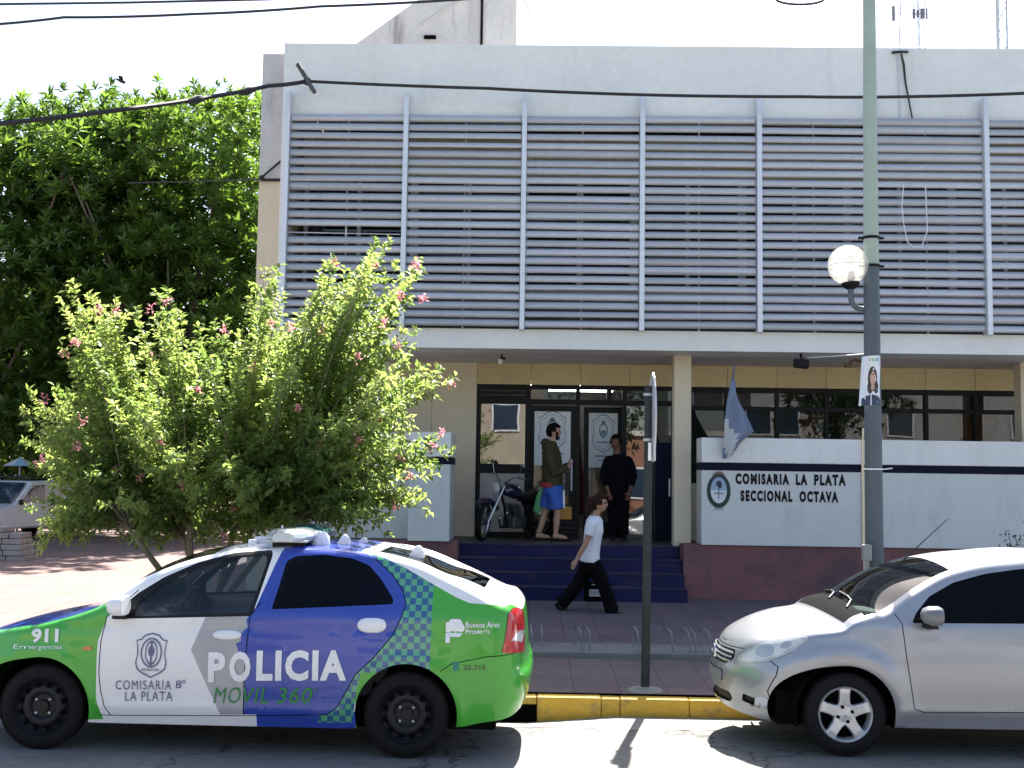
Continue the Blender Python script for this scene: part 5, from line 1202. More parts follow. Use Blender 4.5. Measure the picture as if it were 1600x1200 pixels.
# ================================================================== trees
L_big = leafmat('mango_leaf', (.022, .055, .010), (.14, .24, .05), trans=.48, rough=.32)
L_shr = leafmat('shrub_leaf', (.11, .18, .05), (.30, .37, .125), trans=.60, rough=.45)
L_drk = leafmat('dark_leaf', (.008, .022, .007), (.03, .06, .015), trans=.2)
L_pnk = leafmat('pink_petal', (.42, .14, .15), (.62, .32, .32), trans=.4, rough=.6)
M_bark = mat('grey_bark', (.16, .13, .10), .9, var=.3, scale=6, bump=.6, bscale=30, stretch=(1, 1, .3))
M_bark2 = mat('pale_shrub_bark', (.20, .17, .11), .85, var=.25, scale=8, bump=.4, bscale=40, stretch=(1, 1, .3))
def unit(a): return a/(np.linalg.norm(a, axis=1)[:, None]+1e-9)
def rosettes(C_, D_, per, L, W, spread=(.15, 1.1)):
    """whorls of blades round shoot tips: centres C_, shoot directions D_"""
    n = len(C_); D_ = unit(D_); ref = np.where(np.abs(D_[:, 2:3]) < .9, np.array([[0, 0, 1.]]), np.array([[1., 0, 0]]))
    A = unit(np.cross(D_, ref)); Bv = np.cross(A, D_); P, D, U, Ls = [], [], [], []
    for k in range(per):
        a = 2*math.pi*k*.382+rng.random(n)*.6; el = spread[0]+(spread[1]-spread[0])*((k+rng.random(n)*.6)/per)
        d = D_*np.sin(1.35-el)[:, None]+(A*np.cos(a)[:, None]+Bv*np.sin(a)[:, None])*np.cos(1.35-el)[:, None]
        d[:, 2] -= .25*el; P.append(C_+D_*((1-k/per)*.07)[..., None] if False else C_+D_*((1-k/per)*.10)); D.append(d); U.append(D_); Ls.append(L*(.75+.5*rng.random(n)))
    sc = np.tile(.65+.6*rng.random(n), per); return np.concatenate(P), np.concatenate(D)+rng.normal(0, .16, (n*per, 3)), np.concatenate(U), np.concatenate(Ls)*sc
def lobed_tree(name, label, base, lobes, nros, leafL, leafW, m, trunk_r, per=9, group=None, parts=0, inner=.3, cat='tree', up=.9, shoots=()):
    t = thing(name, label, cat, base, group=group)
    tb = MB(); top = np.mean([l[0] for l in lobes], axis=0)
    b0 = np.array(base); mid = b0*.35+np.array([top[0], top[1], top[2]])*.65; mid[2] = b0[2]+(top[2]-b0[2])*.45
    tb.tube([b0, b0*.6+mid*.4+np.array([.1, 0, 0]), mid], [trunk_r*1.25, trunk_r, trunk_r*.75], 10)
    tb.build('trunk', M_bark, t, smooth=True)
    for c, r in (lobes if len(lobes) < 16 else lobes[::3]):
        c = np.array(c); MB().tube([mid-np.array([0, 0, .3]), mid*.5+c*.5+rng.normal(0, .15, 3), c-np.array([0, 0, .1])], [trunk_r*.3, trunk_r*.15, .02], 7).build('limb', M_bark, t, smooth=True)
    tot = sum(r[0]*r[1]+r[1]*r[2]+r[0]*r[2] for c, r in lobes); Cs, Ds, tint = [], [], []
    for c, r in lobes:
        k = int(nros*(r[0]*r[1]+r[1]*r[2]+r[0]*r[2])/tot); d = unit(rng.normal(size=(k, 3))+np.array([0, 0, .5])); tint.append(np.full(k, rng.random()*.55-.2)); rad = np.where(rng.random(k) < inner, .35+.6*rng.random(k), .86+.30*rng.random(k)**2)
        Cs.append(np.array(c)+d*np.array(r)*rad[:, None]); dd = d*.8+np.array([0, 0, up])+rng.normal(0, .3, (k, 3)); Ds.append(dd)
    for x, y, z, h in shoots:
        MB().tube([(x, y, z-.8), (x+.03, y, z+h)], [.03, .012], 5).build('shoot', M_bark, t)
        for q in range(7):
            tint.append(np.array([.15])); Cs.append(np.array([[x+rng.normal(0, .10*(1.2-q/7)), y+rng.normal(0, .1), z+h*(q/6)-.05]])); Ds.append(np.array([[rng.normal(0, .5*(1.1-q/7)), rng.normal(0, .4*(1.1-q/7)), 1.0]]))
    Cs, Ds = np.concatenate(Cs), np.concatenate(Ds)
    P, D, U, Ls = rosettes(Cs, Ds, per, leafL, leafW)
    rn = np.clip(np.tile(rng.random(len(Cs))*.6+np.concatenate(tint), per)+rng.random(len(P))*.35, 0, 1)
    leaves('crown', P, D, U, Ls, Ls*leafW/leafL, m, t, rnd=rn)
    if parts:                                                           # the leaf whorls that show largest, each a part of its own
        protos = []
        for q in range(4):
            P0, D0, U0, L0 = rosettes(np.zeros((1, 3)), np.array([[0, 0, 1.]]), per, leafL*.95, leafW)
            protos.append(leaves('leaf_whorl', P0, D0, U0, L0, L0*leafW/leafL, m, t, kind=None, local=True, rnd=np.clip(.5+.5*rng.random(len(P0)), 0, 1)))
        cand = [i for i in range(len(Cs)) if Ds[i][1] < .25]; cand = sorted(cand, key=lambda i: Cs[i][1])[:parts*3]; random.shuffle(cand)
        for j, i in enumerate(cand[:parts]):
            o = protos[j % 4] if j < 4 else protos[j % 4].copy()
            if j >= 4: C.objects.link(o); o.parent = t
            d = Vector(Ds[i]).normalized(); o.location = Vector(Cs[i])+d*.08-t.location; o.rotation_euler = d.to_track_quat('Z', 'Y').to_euler()
    return t
random.seed(3)
def clumps(poly, n, gap, Y0, Y1, r0, r1):
    """foliage clumps scattered through the crown's volume, none closer than gap"""
    out, uv = [], []
    us, vs_ = [p[0] for p in poly], [p[1] for p in poly]; tries = 0
    while len(out) < n and tries < 9000:
        tries += 1; u, v = random.uniform(min(us), max(us)), random.uniform(min(vs_), max(vs_))
        if not inside(u, v, poly) or any(math.hypot(u-a, v-b) < gap for a, b in uv): continue
        uv.append((u, v)); Y = random.uniform(Y0, Y1); x, z = pt(u, v, Y); r = random.uniform(r0, r1); out.append(((x, Y, z), (r*1.15, r*1.15, r*.85)))
    return out
def shoot(u, v0, v1, Y): x, z = pt(u, v0, Y); return (x, Y, z, pt(u, v1, Y)[1]-z)
crownA = [(110, 250), (150, 215), (200, 200), (245, 205), (300, 225), (340, 205), (400, 200), (420, 300), (430, 720), (90, 720), (95, 400)]
crownB = [(-160, 300), (-60, 260), (10, 250), (60, 215), (105, 240), (120, 400), (100, 700), (-160, 720)]
bt = lobed_tree('broadleaf_tree', 'tall glossy broadleaf tree filling the left sky beside the station', (-8.6, 30, .28),
    clumps(crownA, 64, 42, 26.5, 29, .55, .98)+clumps(crownA, 44, 48, 29, 31.5, 1.2, 1.6), 7000, .26, .088, L_big, .30, per=10, parts=240, inner=.15,
    shoots=[shoot(245, 205, 128, 28.5), shoot(160, 200, 156, 28.5), shoot(200, 190, 172, 28.5), shoot(300, 215, 186, 28.5), shoot(350, 215, 165, 28.5), shoot(398, 200, 150, 28.5), shoot(270, 200, 165, 28.5), shoot(222, 200, 165, 28.5), shoot(372, 210, 185, 28.5)])
lobed_tree('broadleaf_tree', 'second glossy broadleaf tree cut by the left edge of the photograph', (-15.6, 30.5, .28),
    clumps(crownB, 50, 44, 26.8, 29.5, .6, 1.05)+clumps(crownB, 18, 70, 29.5, 31.5, 1.3, 1.8), 4200, .26, .088, L_big, .30, per=10, parts=60, inner=.15,
    shoots=[shoot(78, 225, 160, 28.5), shoot(20, 255, 195, 28.5), shoot(100, 240, 200, 28.5), shoot(50, 235, 190, 28.5)])
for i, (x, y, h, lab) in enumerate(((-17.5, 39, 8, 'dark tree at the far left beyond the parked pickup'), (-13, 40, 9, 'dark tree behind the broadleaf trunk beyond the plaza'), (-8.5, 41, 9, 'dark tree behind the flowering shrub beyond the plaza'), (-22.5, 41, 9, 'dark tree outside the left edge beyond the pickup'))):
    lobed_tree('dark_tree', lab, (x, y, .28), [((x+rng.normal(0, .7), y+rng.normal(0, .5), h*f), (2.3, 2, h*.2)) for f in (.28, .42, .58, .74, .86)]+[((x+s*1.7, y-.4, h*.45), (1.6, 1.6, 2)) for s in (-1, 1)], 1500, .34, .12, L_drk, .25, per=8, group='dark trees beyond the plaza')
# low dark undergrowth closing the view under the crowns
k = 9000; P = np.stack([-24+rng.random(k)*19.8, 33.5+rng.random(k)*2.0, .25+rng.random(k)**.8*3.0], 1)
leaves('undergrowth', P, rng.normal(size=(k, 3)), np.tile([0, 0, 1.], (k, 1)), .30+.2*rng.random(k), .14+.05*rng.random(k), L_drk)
# flowering shrub at the kerb
shp = [(32, 650), (45, 625), (80, 610), (95, 560), (115, 540), (90, 480), (108, 452), (135, 470), (175, 478), (210, 492), (245, 470), (262, 462), (280, 505), (312, 522), (350, 505), (372, 530), (395, 470), (415, 430), (432, 428), (440, 470), (470, 500), (500, 470), (515, 415), (527, 408), (545, 430), (572, 420), (590, 385), (615, 380), (628, 415), (655, 415), (662, 430), (640, 470), (652, 520), (640, 560), (690, 588), (706, 602), (650, 622), (640, 660), (682, 690), (706, 715), (668, 752), (672, 800), (640, 790), (610, 840), (560, 830), (520, 800), (480, 836), (400, 842), (340, 838), (255, 852), (215, 835), (150, 812), (90, 840), (62, 862), (45, 800), (95, 770), (60, 740), (38, 700)]
SB = (-3.05, 10.55, zs(10.5))
sh = thing('flowering_shrub', 'sunlit pale green flowering shrub with pink blooms behind the police sedan', 'shrub', SB)
random.seed(11); ends = []
for i in range(len(shp)):                                                # one shoot to every tip of the outline, then the inside
    ends.append((shp[i][0], shp[i][1], 10.4+random.uniform(-.5, .6)))
while len(ends) < 250:
    u, v = random.uniform(20, 720), random.uniform(380, 870)
    if inside(u, v, shp): ends.append((u, v, 10.5+random.gauss(0, .62)))
stems = [(-3.05, 10.55), (-3.0, 10.6), (-3.1, 10.5), (-2.97, 10.5), (-3.08, 10.63), (-3.02, 10.47)]
LP, LD, LL, FP = [], [], [], []
stub = MB(); twig = MB(); base_top = []
forks = []
for i, (bx, by) in enumerate(stems):
    a = [-1.1, -.55, -.15, .3, .75, 1.25][i]; fx = bx+a*.55; fy = by+random.uniform(-.3, .3); fz = 1.45+random.uniform(-.15, .3); forks.append((fx, fy, fz))
    MB().tube([(bx, by, SB[2]), (bx+a*.12, by+(fy-by)*.3, .75), (fx, fy, fz)], [.042, .034, .026], 8).build('stem', M_bark2, sh, smooth=True)
k_ = 0
while k_ < 70:
    u, v = random.uniform(40, 680), random.uniform(700, 870)
    if inside(u, v, shp): ends.append((u, v, 10.4+random.gauss(0, .45))); k_ += 1
ends = [(350+(u-350)*.955, 650+(v-650)*.955, Y) for u, v, Y in ends]
for u, v, Y in ends:
    x, z = pt(u, v, Y); tip = np.array([x, Y, z])
    f = np.array(min(forks, key=lambda f: abs((x-f[0])-(f[0]+3.05)*1.2)+random.random()*.4))
    d = tip-f; ln = np.linalg.norm(d); ctl = f+d*.5+np.array([0, 0, .16*ln if z > f[2] else .35*ln])
    pts = [f*(1-t)**2+ctl*2*t*(1-t)+tip*t*t for t in np.linspace(0, 1, 9)]
    twig.tube(pts, list(np.linspace(.010, .003, 9)), 5, caps=False)
    ntw = int(9+ln*8)
    for q in range(ntw):
        t = .25+.75*(q+random.random())/ntw if q < ntw-2 else 1.0
        p0 = f*(1-t)**2+ctl*2*t*(1-t)+tip*t*t; tg = 2*(1-t)*(ctl-f)+2*t*(tip-ctl); tg /= np.linalg.norm(tg)+1e-9
        td = tg*.9+rng.normal(0, .55, 3)+np.array([0, 0, .25]); td /= np.linalg.norm(td); tl = (.16+.22*random.random())*(1.1-.62*t)
        if q >= ntw-2: td = tg+rng.normal(0, .15, 3)+np.array([0, 0, .15]); td /= np.linalg.norm(td)
        m_ = int(tl/.017)
        for s in range(m_):
            b = p0+td*tl*(s+.5)/m_; sd = np.cross(td, rng.normal(size=3)); sd /= np.linalg.norm(sd)+1e-9
            LP.append(b); LD.append(sd*.9+td*.6+np.array([0, 0, -.1])); LL.append(.050+.034*random.random())
twig.build('branches', M_bark2, sh)['kind'] = 'stuff'
LP, LD, LL = np.array(LP), np.array(LD), np.array(LL)
NB = rng.normal(0, .35, (len(LP), 3))+np.array([0, 0, 1.])
leaves('foliage', LP, LD, NB, LL, LL*.52, L_shr, sh, rnd=np.clip(.1+.55*rng.random(len(LP))+.4*np.sin(LP[:, 0]*3.1+LP[:, 2]*2.3)*np.sin(LP[:, 1]*4+LP[:, 2]*3), 0, 1))
print('shrub leaves', len(LP))
fls = [(523, 413), (586, 412), (650, 416), (660, 468), (625, 462), (118, 536), (100, 555), (255, 552), (240, 560), (70, 625), (130, 660), (250, 690), (235, 483), (262, 470), (155, 485), (180, 488), (425, 505), (455, 510), (505, 520), (530, 522), (600, 505), (620, 540), (560, 560), (180, 735), (220, 745), (365, 795), (350, 840), (625, 715), (690, 678), (640, 745), (675, 697), (560, 690), (615, 790), (590, 655), (705, 600), (640, 870), (310, 610), (395, 575), (465, 640), (500, 700), (285, 760), (120, 700), (60, 720), (545, 470), (350, 520)]
for i, (u, v) in enumerate(fls):
    Y = 10.0+random.uniform(-.5, .2); x, z = pt(u, v, Y); k = 26 if i < 6 else 16; d = unit(rng.normal(size=(k, 3))+np.array([0, -.2, .4]))
    Pp = np.array([x, Y, z])+d*.022*rng.random((k, 1)) + rng.normal(0, .013, (k, 3))*np.array([1, 1, 1.4])
    leaves('flower_cluster', Pp, d, np.tile([0, 0, 1.], (k, 1)), .024+.016*rng.random(k), .022+.01*rng.random(k), L_pnk, sh, kind=None)
# sprigs poking above the roof line of the silver car
sg_ = thing('sapling', 'thin twiggy sapling in front of the white wall beyond the silver car', 'plant', (pt(1585, 850, 13.5)[0], 13.5, zs(13.5)))
m = MB(); lp_, ld_ = [], []
for u, v in ((1572, 826), (1580, 838), (1588, 846), (1606, 815), (1594, 835)):
    x, z = pt(u, v, 13.5); o_ = sg_.location; m.tube([(0, 0, 0), ((x-o_.x)*.3, random.uniform(-.1, .1), (z-o_.z)*.6), (x-o_.x, random.uniform(-.1, .1), z-o_.z)], [.008, .006, .003], 5)
    for q in range(14): lp_.append((x-o_.x+random.gauss(0, .05), random.gauss(0, .05), z-o_.z-random.random()*.25)); ld_.append(rng.normal(size=3))
m.build('twig', M_bark, sg_, local=True); leaves('leaf', np.array(lp_), np.array(ld_), np.tile([0, 0, 1.], (len(lp_), 1)), np.full(len(lp_), .05), np.full(len(lp_), .025), L_drk, sg_, local=True)
# dry-stone planter edge at far left
M_stone = mat('grey_stone', (.33, .30, .28), .9, var=.25, scale=3, bump=.5, bscale=25)
pl_ = thing('stone_planter', 'low grey dry-stone wall at the left edge of the plaza', 'wall', (pt(0, 880, 21)[0], 21, .28)); random.seed(5)
xr_ = pt(66, 880, 21)[0]
for r_ in range(6):
    x = xr_-.18-.02*r_; z0 = .27+r_*.105
    while x > xr_-3.2:
        wd = random.uniform(.22, .42); 
        if r_ < 5 or x < xr_-.5: MB().box(x-wd+.012, x-.004, 20.6+random.uniform(-.02, .02), 21.1, z0, z0+.097).build('stone', M_stone, pl_, bevel=.014)
        x -= wd
# ================================================================== people
def fuse(name, mb, m, parent, vox=.010, it=6, local=False):
    """grow overlapping limbs into one continuous surface"""
    ob = mb.build(name, m, parent, local=local, fix=False)
    r = ob.modifiers.new('r', 'REMESH'); r.mode = 'VOXEL'; r.voxel_size = vox; r.use_smooth_shade = True
    if it: sm = ob.modifiers.new('s', 'SMOOTH'); sm.iterations = it; sm.factor = .5
    dg = bpy.context.evaluated_depsgraph_get(); dg.update()
    me = bpy.data.meshes.new_from_object(ob.evaluated_get(dg)); me.name = name; ob.modifiers.clear(); old = ob.data; ob.data = me; bpy.data.meshes.remove(old)
    me.polygons.foreach_set('use_smooth', [True]*len(me.polygons))
    return ob
def head_pts(c, face, s=1.0, n=26, k=20, grow=0, beard=0):
    """a head with brow, nose, lips and chin; face = yaw of the nose in the ground plane"""
    vs = []
    for i in range(k+1):
        la = math.pi*i/k; z = math.cos(la)
        for j in range(n):
            ph = 2*math.pi*j/n-math.pi; r = math.sin(la)
            x, y, zz = .098*r*math.cos(ph), .076*r*math.sin(ph), .118*z
            if zz < 0: x = x*(1-.10*(-zz/.118))+.012*(-zz/.118); y *= 1-.30*(-zz/.118)**1.5
            fw_ = max(0, math.cos(ph))
            x += .022*math.exp(-((ph)/.20)**2-((zz+.018)/.024)**2)*(r > .3)
            x += .008*math.exp(-((ph)/.5)**2-((zz-.028)/.014)**2) + .007*math.exp(-((ph)/.35)**2-((zz+.058)/.012)**2)+.010*math.exp(-((ph)/.4)**2-((zz+.095)/.02)**2)
            x -= .009*math.exp(-((abs(ph)-.42)/.18)**2-((zz-.008)/.013)**2)
            l = math.sqrt(x*x+y*y+zz*zz) or 1; x, y, zz = x*(1+grow/l), y*(1+grow/l), zz*(1+grow/l)
            X, Y_ = x*math.cos(face)-y*math.sin(face), x*math.sin(face)+y*math.cos(face)
            vs.append(((c[0]+X*s, c[1]+Y_*s, c[2]+zz*s), ph, zz))
    fs = [(i*n+j, (i+1)*n+j, (i+1)*n+(j+1) % n, i*n+(j+1) % n) for i in range(k) for j in range(n)]
    return vs, fs
def add_head(mb, c, face, s=1.0):
    vs, fs = head_pts(c, face, s); mb.add([v[0] for v in vs], fs)
    for sg in (-1, 1):                                                   # ears
        a = face+sg*math.pi/2; mb.ball((c[0]+.074*s*math.cos(a)-.008*math.cos(face), c[1]+.074*s*math.sin(a)-.008*math.sin(face), c[2]-.005), (.018*s, .014*s, .030*s), 8)
def hair(name, c, face, m, parent, keep, s=1.0, grow=.016):
    vs, fs = head_pts(c, face, s, 32, 26, grow); f2 = [f for f in fs if all(keep(abs(vs[i][1]), vs[i][2]) for i in f)]
    o = MB().add([v[0] for v in vs], f2).build(name, m, parent, smooth=True, ang=180)
    sd = o.modifiers.new('t', 'SOLIDIFY'); sd.thickness = .012; return o
def add_hand(mb, w0, d, n_, s=1.0, curl=.5):
    """palm, four curled fingers of unequal length and a thumb leaving the side"""
    w0, d = Vector(w0), Vector(d).normalized(); n_ = Vector(n_); n_ = (n_-d*n_.dot(d)).normalized(); sd = d.cross(n_)
    mb.tube([w0, w0+d*.045*s, w0+d*.085*s], [.024*s, .034*s, .036*s], 8, flat=1.0)
    for k, (o, L) in enumerate(((-.028, .062), (-.010, .074), (.010, .070), (.028, .055))):
        b = w0+d*.08*s+sd*o*s; m_ = b+d*L*.5*s+n_*L*.18*curl*s; e = m_+d*L*.35*s+n_*L*.45*curl*s; mb.tube([b, m_, e], [.0105*s, .0095*s, .008*s], 6)
    b = w0+d*.03*s-sd*.028*s; mb.tube([b, b+d*.025*s-sd*.028*s+n_*.012*s, b+d*.055*s-sd*.034*s+n_*.024*s], [.0135*s, .012*s, .009*s], 6)
def mskin(n, c): return mat(n, c, .5, var=.06, spec=.4)
SK1, SK2, SK3 = mskin('tan_skin', (.42, .24, .16)), mskin('light_skin', (.46, .28, .19)), mskin('brown_skin', (.16, .07, .045))
M_hairb = mat('dark_brown_hair', (.030, .011, .007), .75, spec=.15, var=.3, scale=10, stretch=(1, 1, .2)); M_hairk = mat('black_hair', (.006, .005, .005), .8, spec=.1, var=.3, scale=10)
M_tee = mat('white_tshirt', (.78, .78, .82), .85, var=.04, bump=.9, bscale=16); M_trk = mat('black_trousers', (.0045, .0045, .006), .9, spec=.08, bump=.8, bscale=14); M_olive = mat('olive_hoodie', (.062, .056, .030), .95, spec=.1, var=.12, bump=.9, bscale=14)
M_short = mat('blue_shorts', (.035, .11, .46), .7, var=.1, bump=.9, bscale=12); M_redb = mat('red_waistband', (.30, .02, .025), .7); M_shoe = mat('dark_shoe', (.012, .012, .013), .7, spec=.2)
def joint(Y):
    def f(u, v, dy=0): x, z = pt(u, v, Y); return (x, Y+dy, z)
    return f
def spots(pts, m, name, parent, r=.006):
    mb = MB()
    for p in pts: mb.ball(p, r, 8, k=6)
    return mb.build(name, m, parent, smooth=True)
# the walking woman
j = joint(14.6)
wm = thing('person', 'woman in white t-shirt and black trousers walking right past the steps, bag in hand', 'person', (*pt(925, 958, 14.6)[:1], 14.6, zs(14.6)))
hc = j(936.5, 786.5); bd_ = MB(); add_head(bd_, hc, R(-8), .98)
bd_.tube([j(930, 806), j(933, 798), j(935, 790)], [.056, .050, .055], 10)
bd_.tube([j(922, 884), j(924, 862), j(926, 842), j(928, 825), j(929, 812), j(930, 806)], [.115, .100, .098, .105, .085, .055], 14, flat=1.35)
nA = [j(924, 816, -.15), j(919, 833, -.20), j(913.5, 849, -.215), j(906, 862, -.215), j(900, 873, -.21)]
bd_.tube(nA, [.046, .042, .037, .034, .025], 10); add_hand(bd_, nA[-1], Vector(j(893, 885, -.2))-Vector(nA[-1]), (.6, .6, -.2), .98)
fA = [j(934, 816, .15), j(934, 834, .19), j(933, 850, .20), j(932, 866, .20), j(931, 879, .20)]
bd_.tube(fA, [.046, .042, .037, .034, .025], 10); add_hand(bd_, fA[-1], (-.05, 0, -1), (.2, -1, 0), .98, 1.1)
rl = [j(921, 880, .08), j(913, 898, .085), j(902, 916, .085), j(889, 932, .085), j(877, 945, .085)]; fl_ = [j(925, 880, -.08), j(935, 898, -.085), j(943.5, 917, -.085), j(950, 935, -.085), j(955, 952, -.085)]
for L in (rl, fl_): bd_.tube(L, [.085, .075, .055, .048, .038], 10)
fuse('body', bd_, SK1, wm, .0075, 4)
tee = MB().tube([j(921.5, 878), j(923, 862), j(925.5, 845), j(928, 828), j(929, 814), j(930, 806)], [.132, .118, .114, .124, .110, .070], 16, flat=1.36)
tee.tube([j(927, 815, -.10), j(922.5, 821, -.185), j(918.5, 836, -.205)], [.07, .068, .062], 10).tube([j(931, 815, .10), j(934, 821, .18), j(934, 835, .19)], [.07, .068, .062], 10)
tee.ball(j(935, 832, -.07), (.055, .07, .06), 10).ball(j(935.5, 832, .07), (.055, .07, .06), 10)
fuse('tshirt', tee, M_tee, wm, .010, 5)
tr = MB().tube([j(922.5, 872), j(922, 884), j(922, 892)], [.120, .132, .125], 16, flat=1.32)
for L, k in ((rl, 0), (fl_, 1)):
    tr.tube([L[0], L[1], L[2], L[3], L[4]], [.112, .102, .086, .086, .092], 12)
tr.tube([fl_[4], j(955.5, 955, -.085)], [.09, .088], 12)
fuse('trousers', tr, M_trk, wm, .011, 5)
for pts in ([j(869, 944, .085), j(876, 950, .085), j(886, 957.5, .085)], [j(953, 958, -.085), j(963, 959.5, -.085), j(974, 960.5, -.085)]):
    MB().tube(pts, [.036, .042, .028], 10, flat=1.0).ball(pts[2], (.035, .035, .022), 8).build('shoe', M_shoe, wm, smooth=True)
hair('hair', hc, R(-8), M_hairb, wm, lambda ph, z: z > .062 or (ph > 1.15 and z > -.02) or (ph > 1.9 and z > -.10), .98, .018)
MB().tube([j(927, 779), j(922.5, 788), j(920, 797), j(917.5, 805)], [.06, .066, .052, .022], 10, flat=1.2).build('hair_tail', M_hairb, wm, smooth=True)
f_ = R(-8); sg_m = mat('black_sunglasses', (.006, .006, .008), .1, coat=1); mb = MB()
for s in (-1, 1): mb.ball((hc[0]+.085*math.cos(f_)-s*.03*math.sin(f_), hc[1]+.085*math.sin(f_)+s*.03*math.cos(f_), hc[2]+.010), (.014, .027, .018), 10); mb.tube([(hc[0]+.08, hc[1]+s*.06, hc[2]+.012), (hc[0]-.01, hc[1]+s*.08, hc[2]+.015)], .004, 5)
mb.tube([(hc[0]+.093, hc[1]-.02, hc[2]+.013), (hc[0]+.093, hc[1]+.0, hc[2]+.013)], .004, 5); mb.build('sunglasses', sg_m, wm, smooth=True)
bx, bz = pt(927.5, 924, 14.82)
bg_ = thing('handbag', 'black tote bag with white printed panel carried by the walking woman', 'bag', (bx, 14.82, bz))
MB().prism(rounded([(-.125, -.13), (.125, -.13), (.13, .12), (-.13, .12)], .03), -.04, .04).build('bag_body', M_trk, bg_, local=True, bevel=.012)
fl = Flat(lambda a, b, l: (a, -.0405-l, b)); fl.poly([(-.06, -.06), (.10, -.06), (.10, .03), (-.06, .03)], 0)
for k in range(4): fl.poly([(-.045+k*.036, -.045), (-.02+k*.036, -.045), (-.02+k*.036, .015), (-.045+k*.036, .015)], 1, .003)
fl.poly([(-.03, .085), (.07, .085), (.07, .10), (-.03, .10)], 0); fl.build('print', [mat('bag_print', (.60, .60, .66), .7), mat('bag_print_grey', (.36, .36, .42), .7)], bg_, local=True)
for y in (-.03, .03): MB().tube([(-.07, y, .12), (-.04, y*.5, .26), (.03, 0, .34), (.05, y*.5, .26), (.07, y, .12)], .008, 6).build('strap', M_trk, bg_, local=True, smooth=True)
# the man in the hooded top
j = joint(17.2)
mn = thing('person', 'barelegged man in olive hooded top and blue shorts standing on the porch', 'person', (pt(862, 840, 17.2)[0], 17.2, .995))
hc = j(865.5, 675); bd_ = MB(); add_head(bd_, hc, R(-10), 1.05)
bd_.tube([j(860, 698), j(863, 688), j(865, 680)], [.062, .058, .062], 10)
bd_.tube([j(864, 764), j(863, 740), j(862, 718), j(861, 704), j(860, 697)], [.125, .115, .125, .105, .06], 14, flat=1.4)
for dy, e, h_ in ((-.19, (866, 741), (886, 730)), (.19, (871, 740), (888, 726))):
    A = [j(858, 704, dy), j((858+e[0])/2-1, 722, dy*1.12), j(*e, dy*1.15), j((e[0]+h_[0])/2, (e[1]+h_[1])/2, dy*.9), j(*h_, dy*.5)]
    bd_.tube(A, [.05, .046, .040, .036, .028], 10); add_hand(bd_, A[-1], (.3, -.8 if dy > 0 else .8, .15), (-1, 0, 0), 1.05, .9)
rl = [j(861, 766, .09), j(856, 783, .09), j(851.5, 801, .09), j(847, 818, .09), j(842, 833, .09)]; fl_ = [j(866, 766, -.09), j(869, 783, -.09), j(871, 801, -.09), j(869.5, 818, -.09), j(868, 833, -.09)]
for L in (rl, fl_):
    bd_.tube(L, [.09, .078, .056, .052, .036], 10); a = Vector(L[4]); bd_.tube([a+Vector((-.045, 0, -.045)), a+Vector((.04, 0, -.045)), a+Vector((.16, -.01, -.062))], [.036, .04, .028], 8)
    for q in range(5): t0 = a+Vector((.15, -.036+q*.017, -.064)); bd_.tube([t0, t0+Vector((.045-.005*abs(q-1), 0, -.006))], [.012, .009], 6)
fuse('body', bd_, SK2, mn, .0085, 4)
hd = MB().tube([j(864.5, 759), j(863.5, 742), j(862.5, 720), j(861, 705), j(861, 694), j(862, 689)], [.155, .150, .155, .140, .095, .075], 16, flat=1.38)
for dy, e, h_ in ((-.19, (866, 741), (886, 730)), (.19, (871, 740), (888, 726))):
    hd.tube([j(859, 706, dy*.8), j((858+e[0])/2-1, 722, dy*1.15), j(*e, dy*1.18), j((e[0]+h_[0])/2, (e[1]+h_[1])/2, dy*.95), j(h_[0]-1, h_[1], dy*.55)], [.085, .078, .07, .062, .048], 10)
hd.ball(j(852.5, 692), (.078, .12, .075), 10).ball(j(859, 702, -.17), .098, 10).ball(j(859, 702, .17), .098, 10).ball(j(856, 700), (.10, .14, .06), 10).ball(j(866, 699), (.06, .10, .03), 10)
fuse('hooded_top', hd, M_olive, mn, .012, 5)
shd = MB().tube([j(864, 754), j(864, 764), j(864, 772)], [.15, .156, .15], 16, flat=1.3)
shd.tube([rl[0], j(857, 780, .09), j(854, 794, .09)], [.12, .118, .12], 12).tube([fl_[0], j(868, 780, -.09), j(870, 795, -.09)], [.12, .118, .122], 12)
fuse('shorts', shd, M_short, mn, .011, 4)
MB().tube([j(860, 754), j(860, 761)], [.158, .162], 20, flat=1.28).build('waistband', M_redb, mn, smooth=True)
fp = [j(880.5, v, -.135) for v in (766, 780, 794)]; MB().tube(fp, [.018, .02, .02], 6).build('side_stripe', T_w, mn, smooth=True)
for L in (rl, fl_): a = Vector(L[4]); MB().prism(rounded([(a.x-.08, a.y-.05), (a.x+.22, a.y-.055), (a.x+.22, a.y+.045), (a.x-.08, a.y+.04)], .04), .998, 1.016, plane='xy').build('flip_flop', M_shoe, mn)
hair('hair', hc, R(-10), M_hairk, mn, lambda ph, z: z > .055 or (ph > 1.0 and z > -.01) or (ph > 1.7 and z > -.075), 1.05, .022)
hair('beard', hc, R(-10), M_hairk, mn, lambda ph, z: (z < -.065 and ph < 1.3) or (-.07 < z < -.0 and .75 < ph < 1.25), 1.05, .006)
spots([(hc[0]+.088, hc[1]-.015+s*.032, hc[2]+.01) for s in (-1, 1)], M_black, 'eye', mn, .009)
gx_, gz_ = pt(847, 788, 17.42)
gb = thing('plastic_bag', 'green plastic bag hanging behind the man in blue shorts', 'bag', (gx_, 17.42, gz_))
M_gbag = mat('green_plastic', (.16, .50, .20), .35, var=.2, scale=9, bump=.5, bscale=14); mb = MB().tube([(-.02, 0, .22), (-.01, 0, .12), (0, 0, 0), (-.005, 0, -.12), (-.01, 0, -.165)], [.03, .085, .115, .125, .07], 12, flat=.55); mb.build('bag_body', M_gbag, gb, smooth=True, local=True)
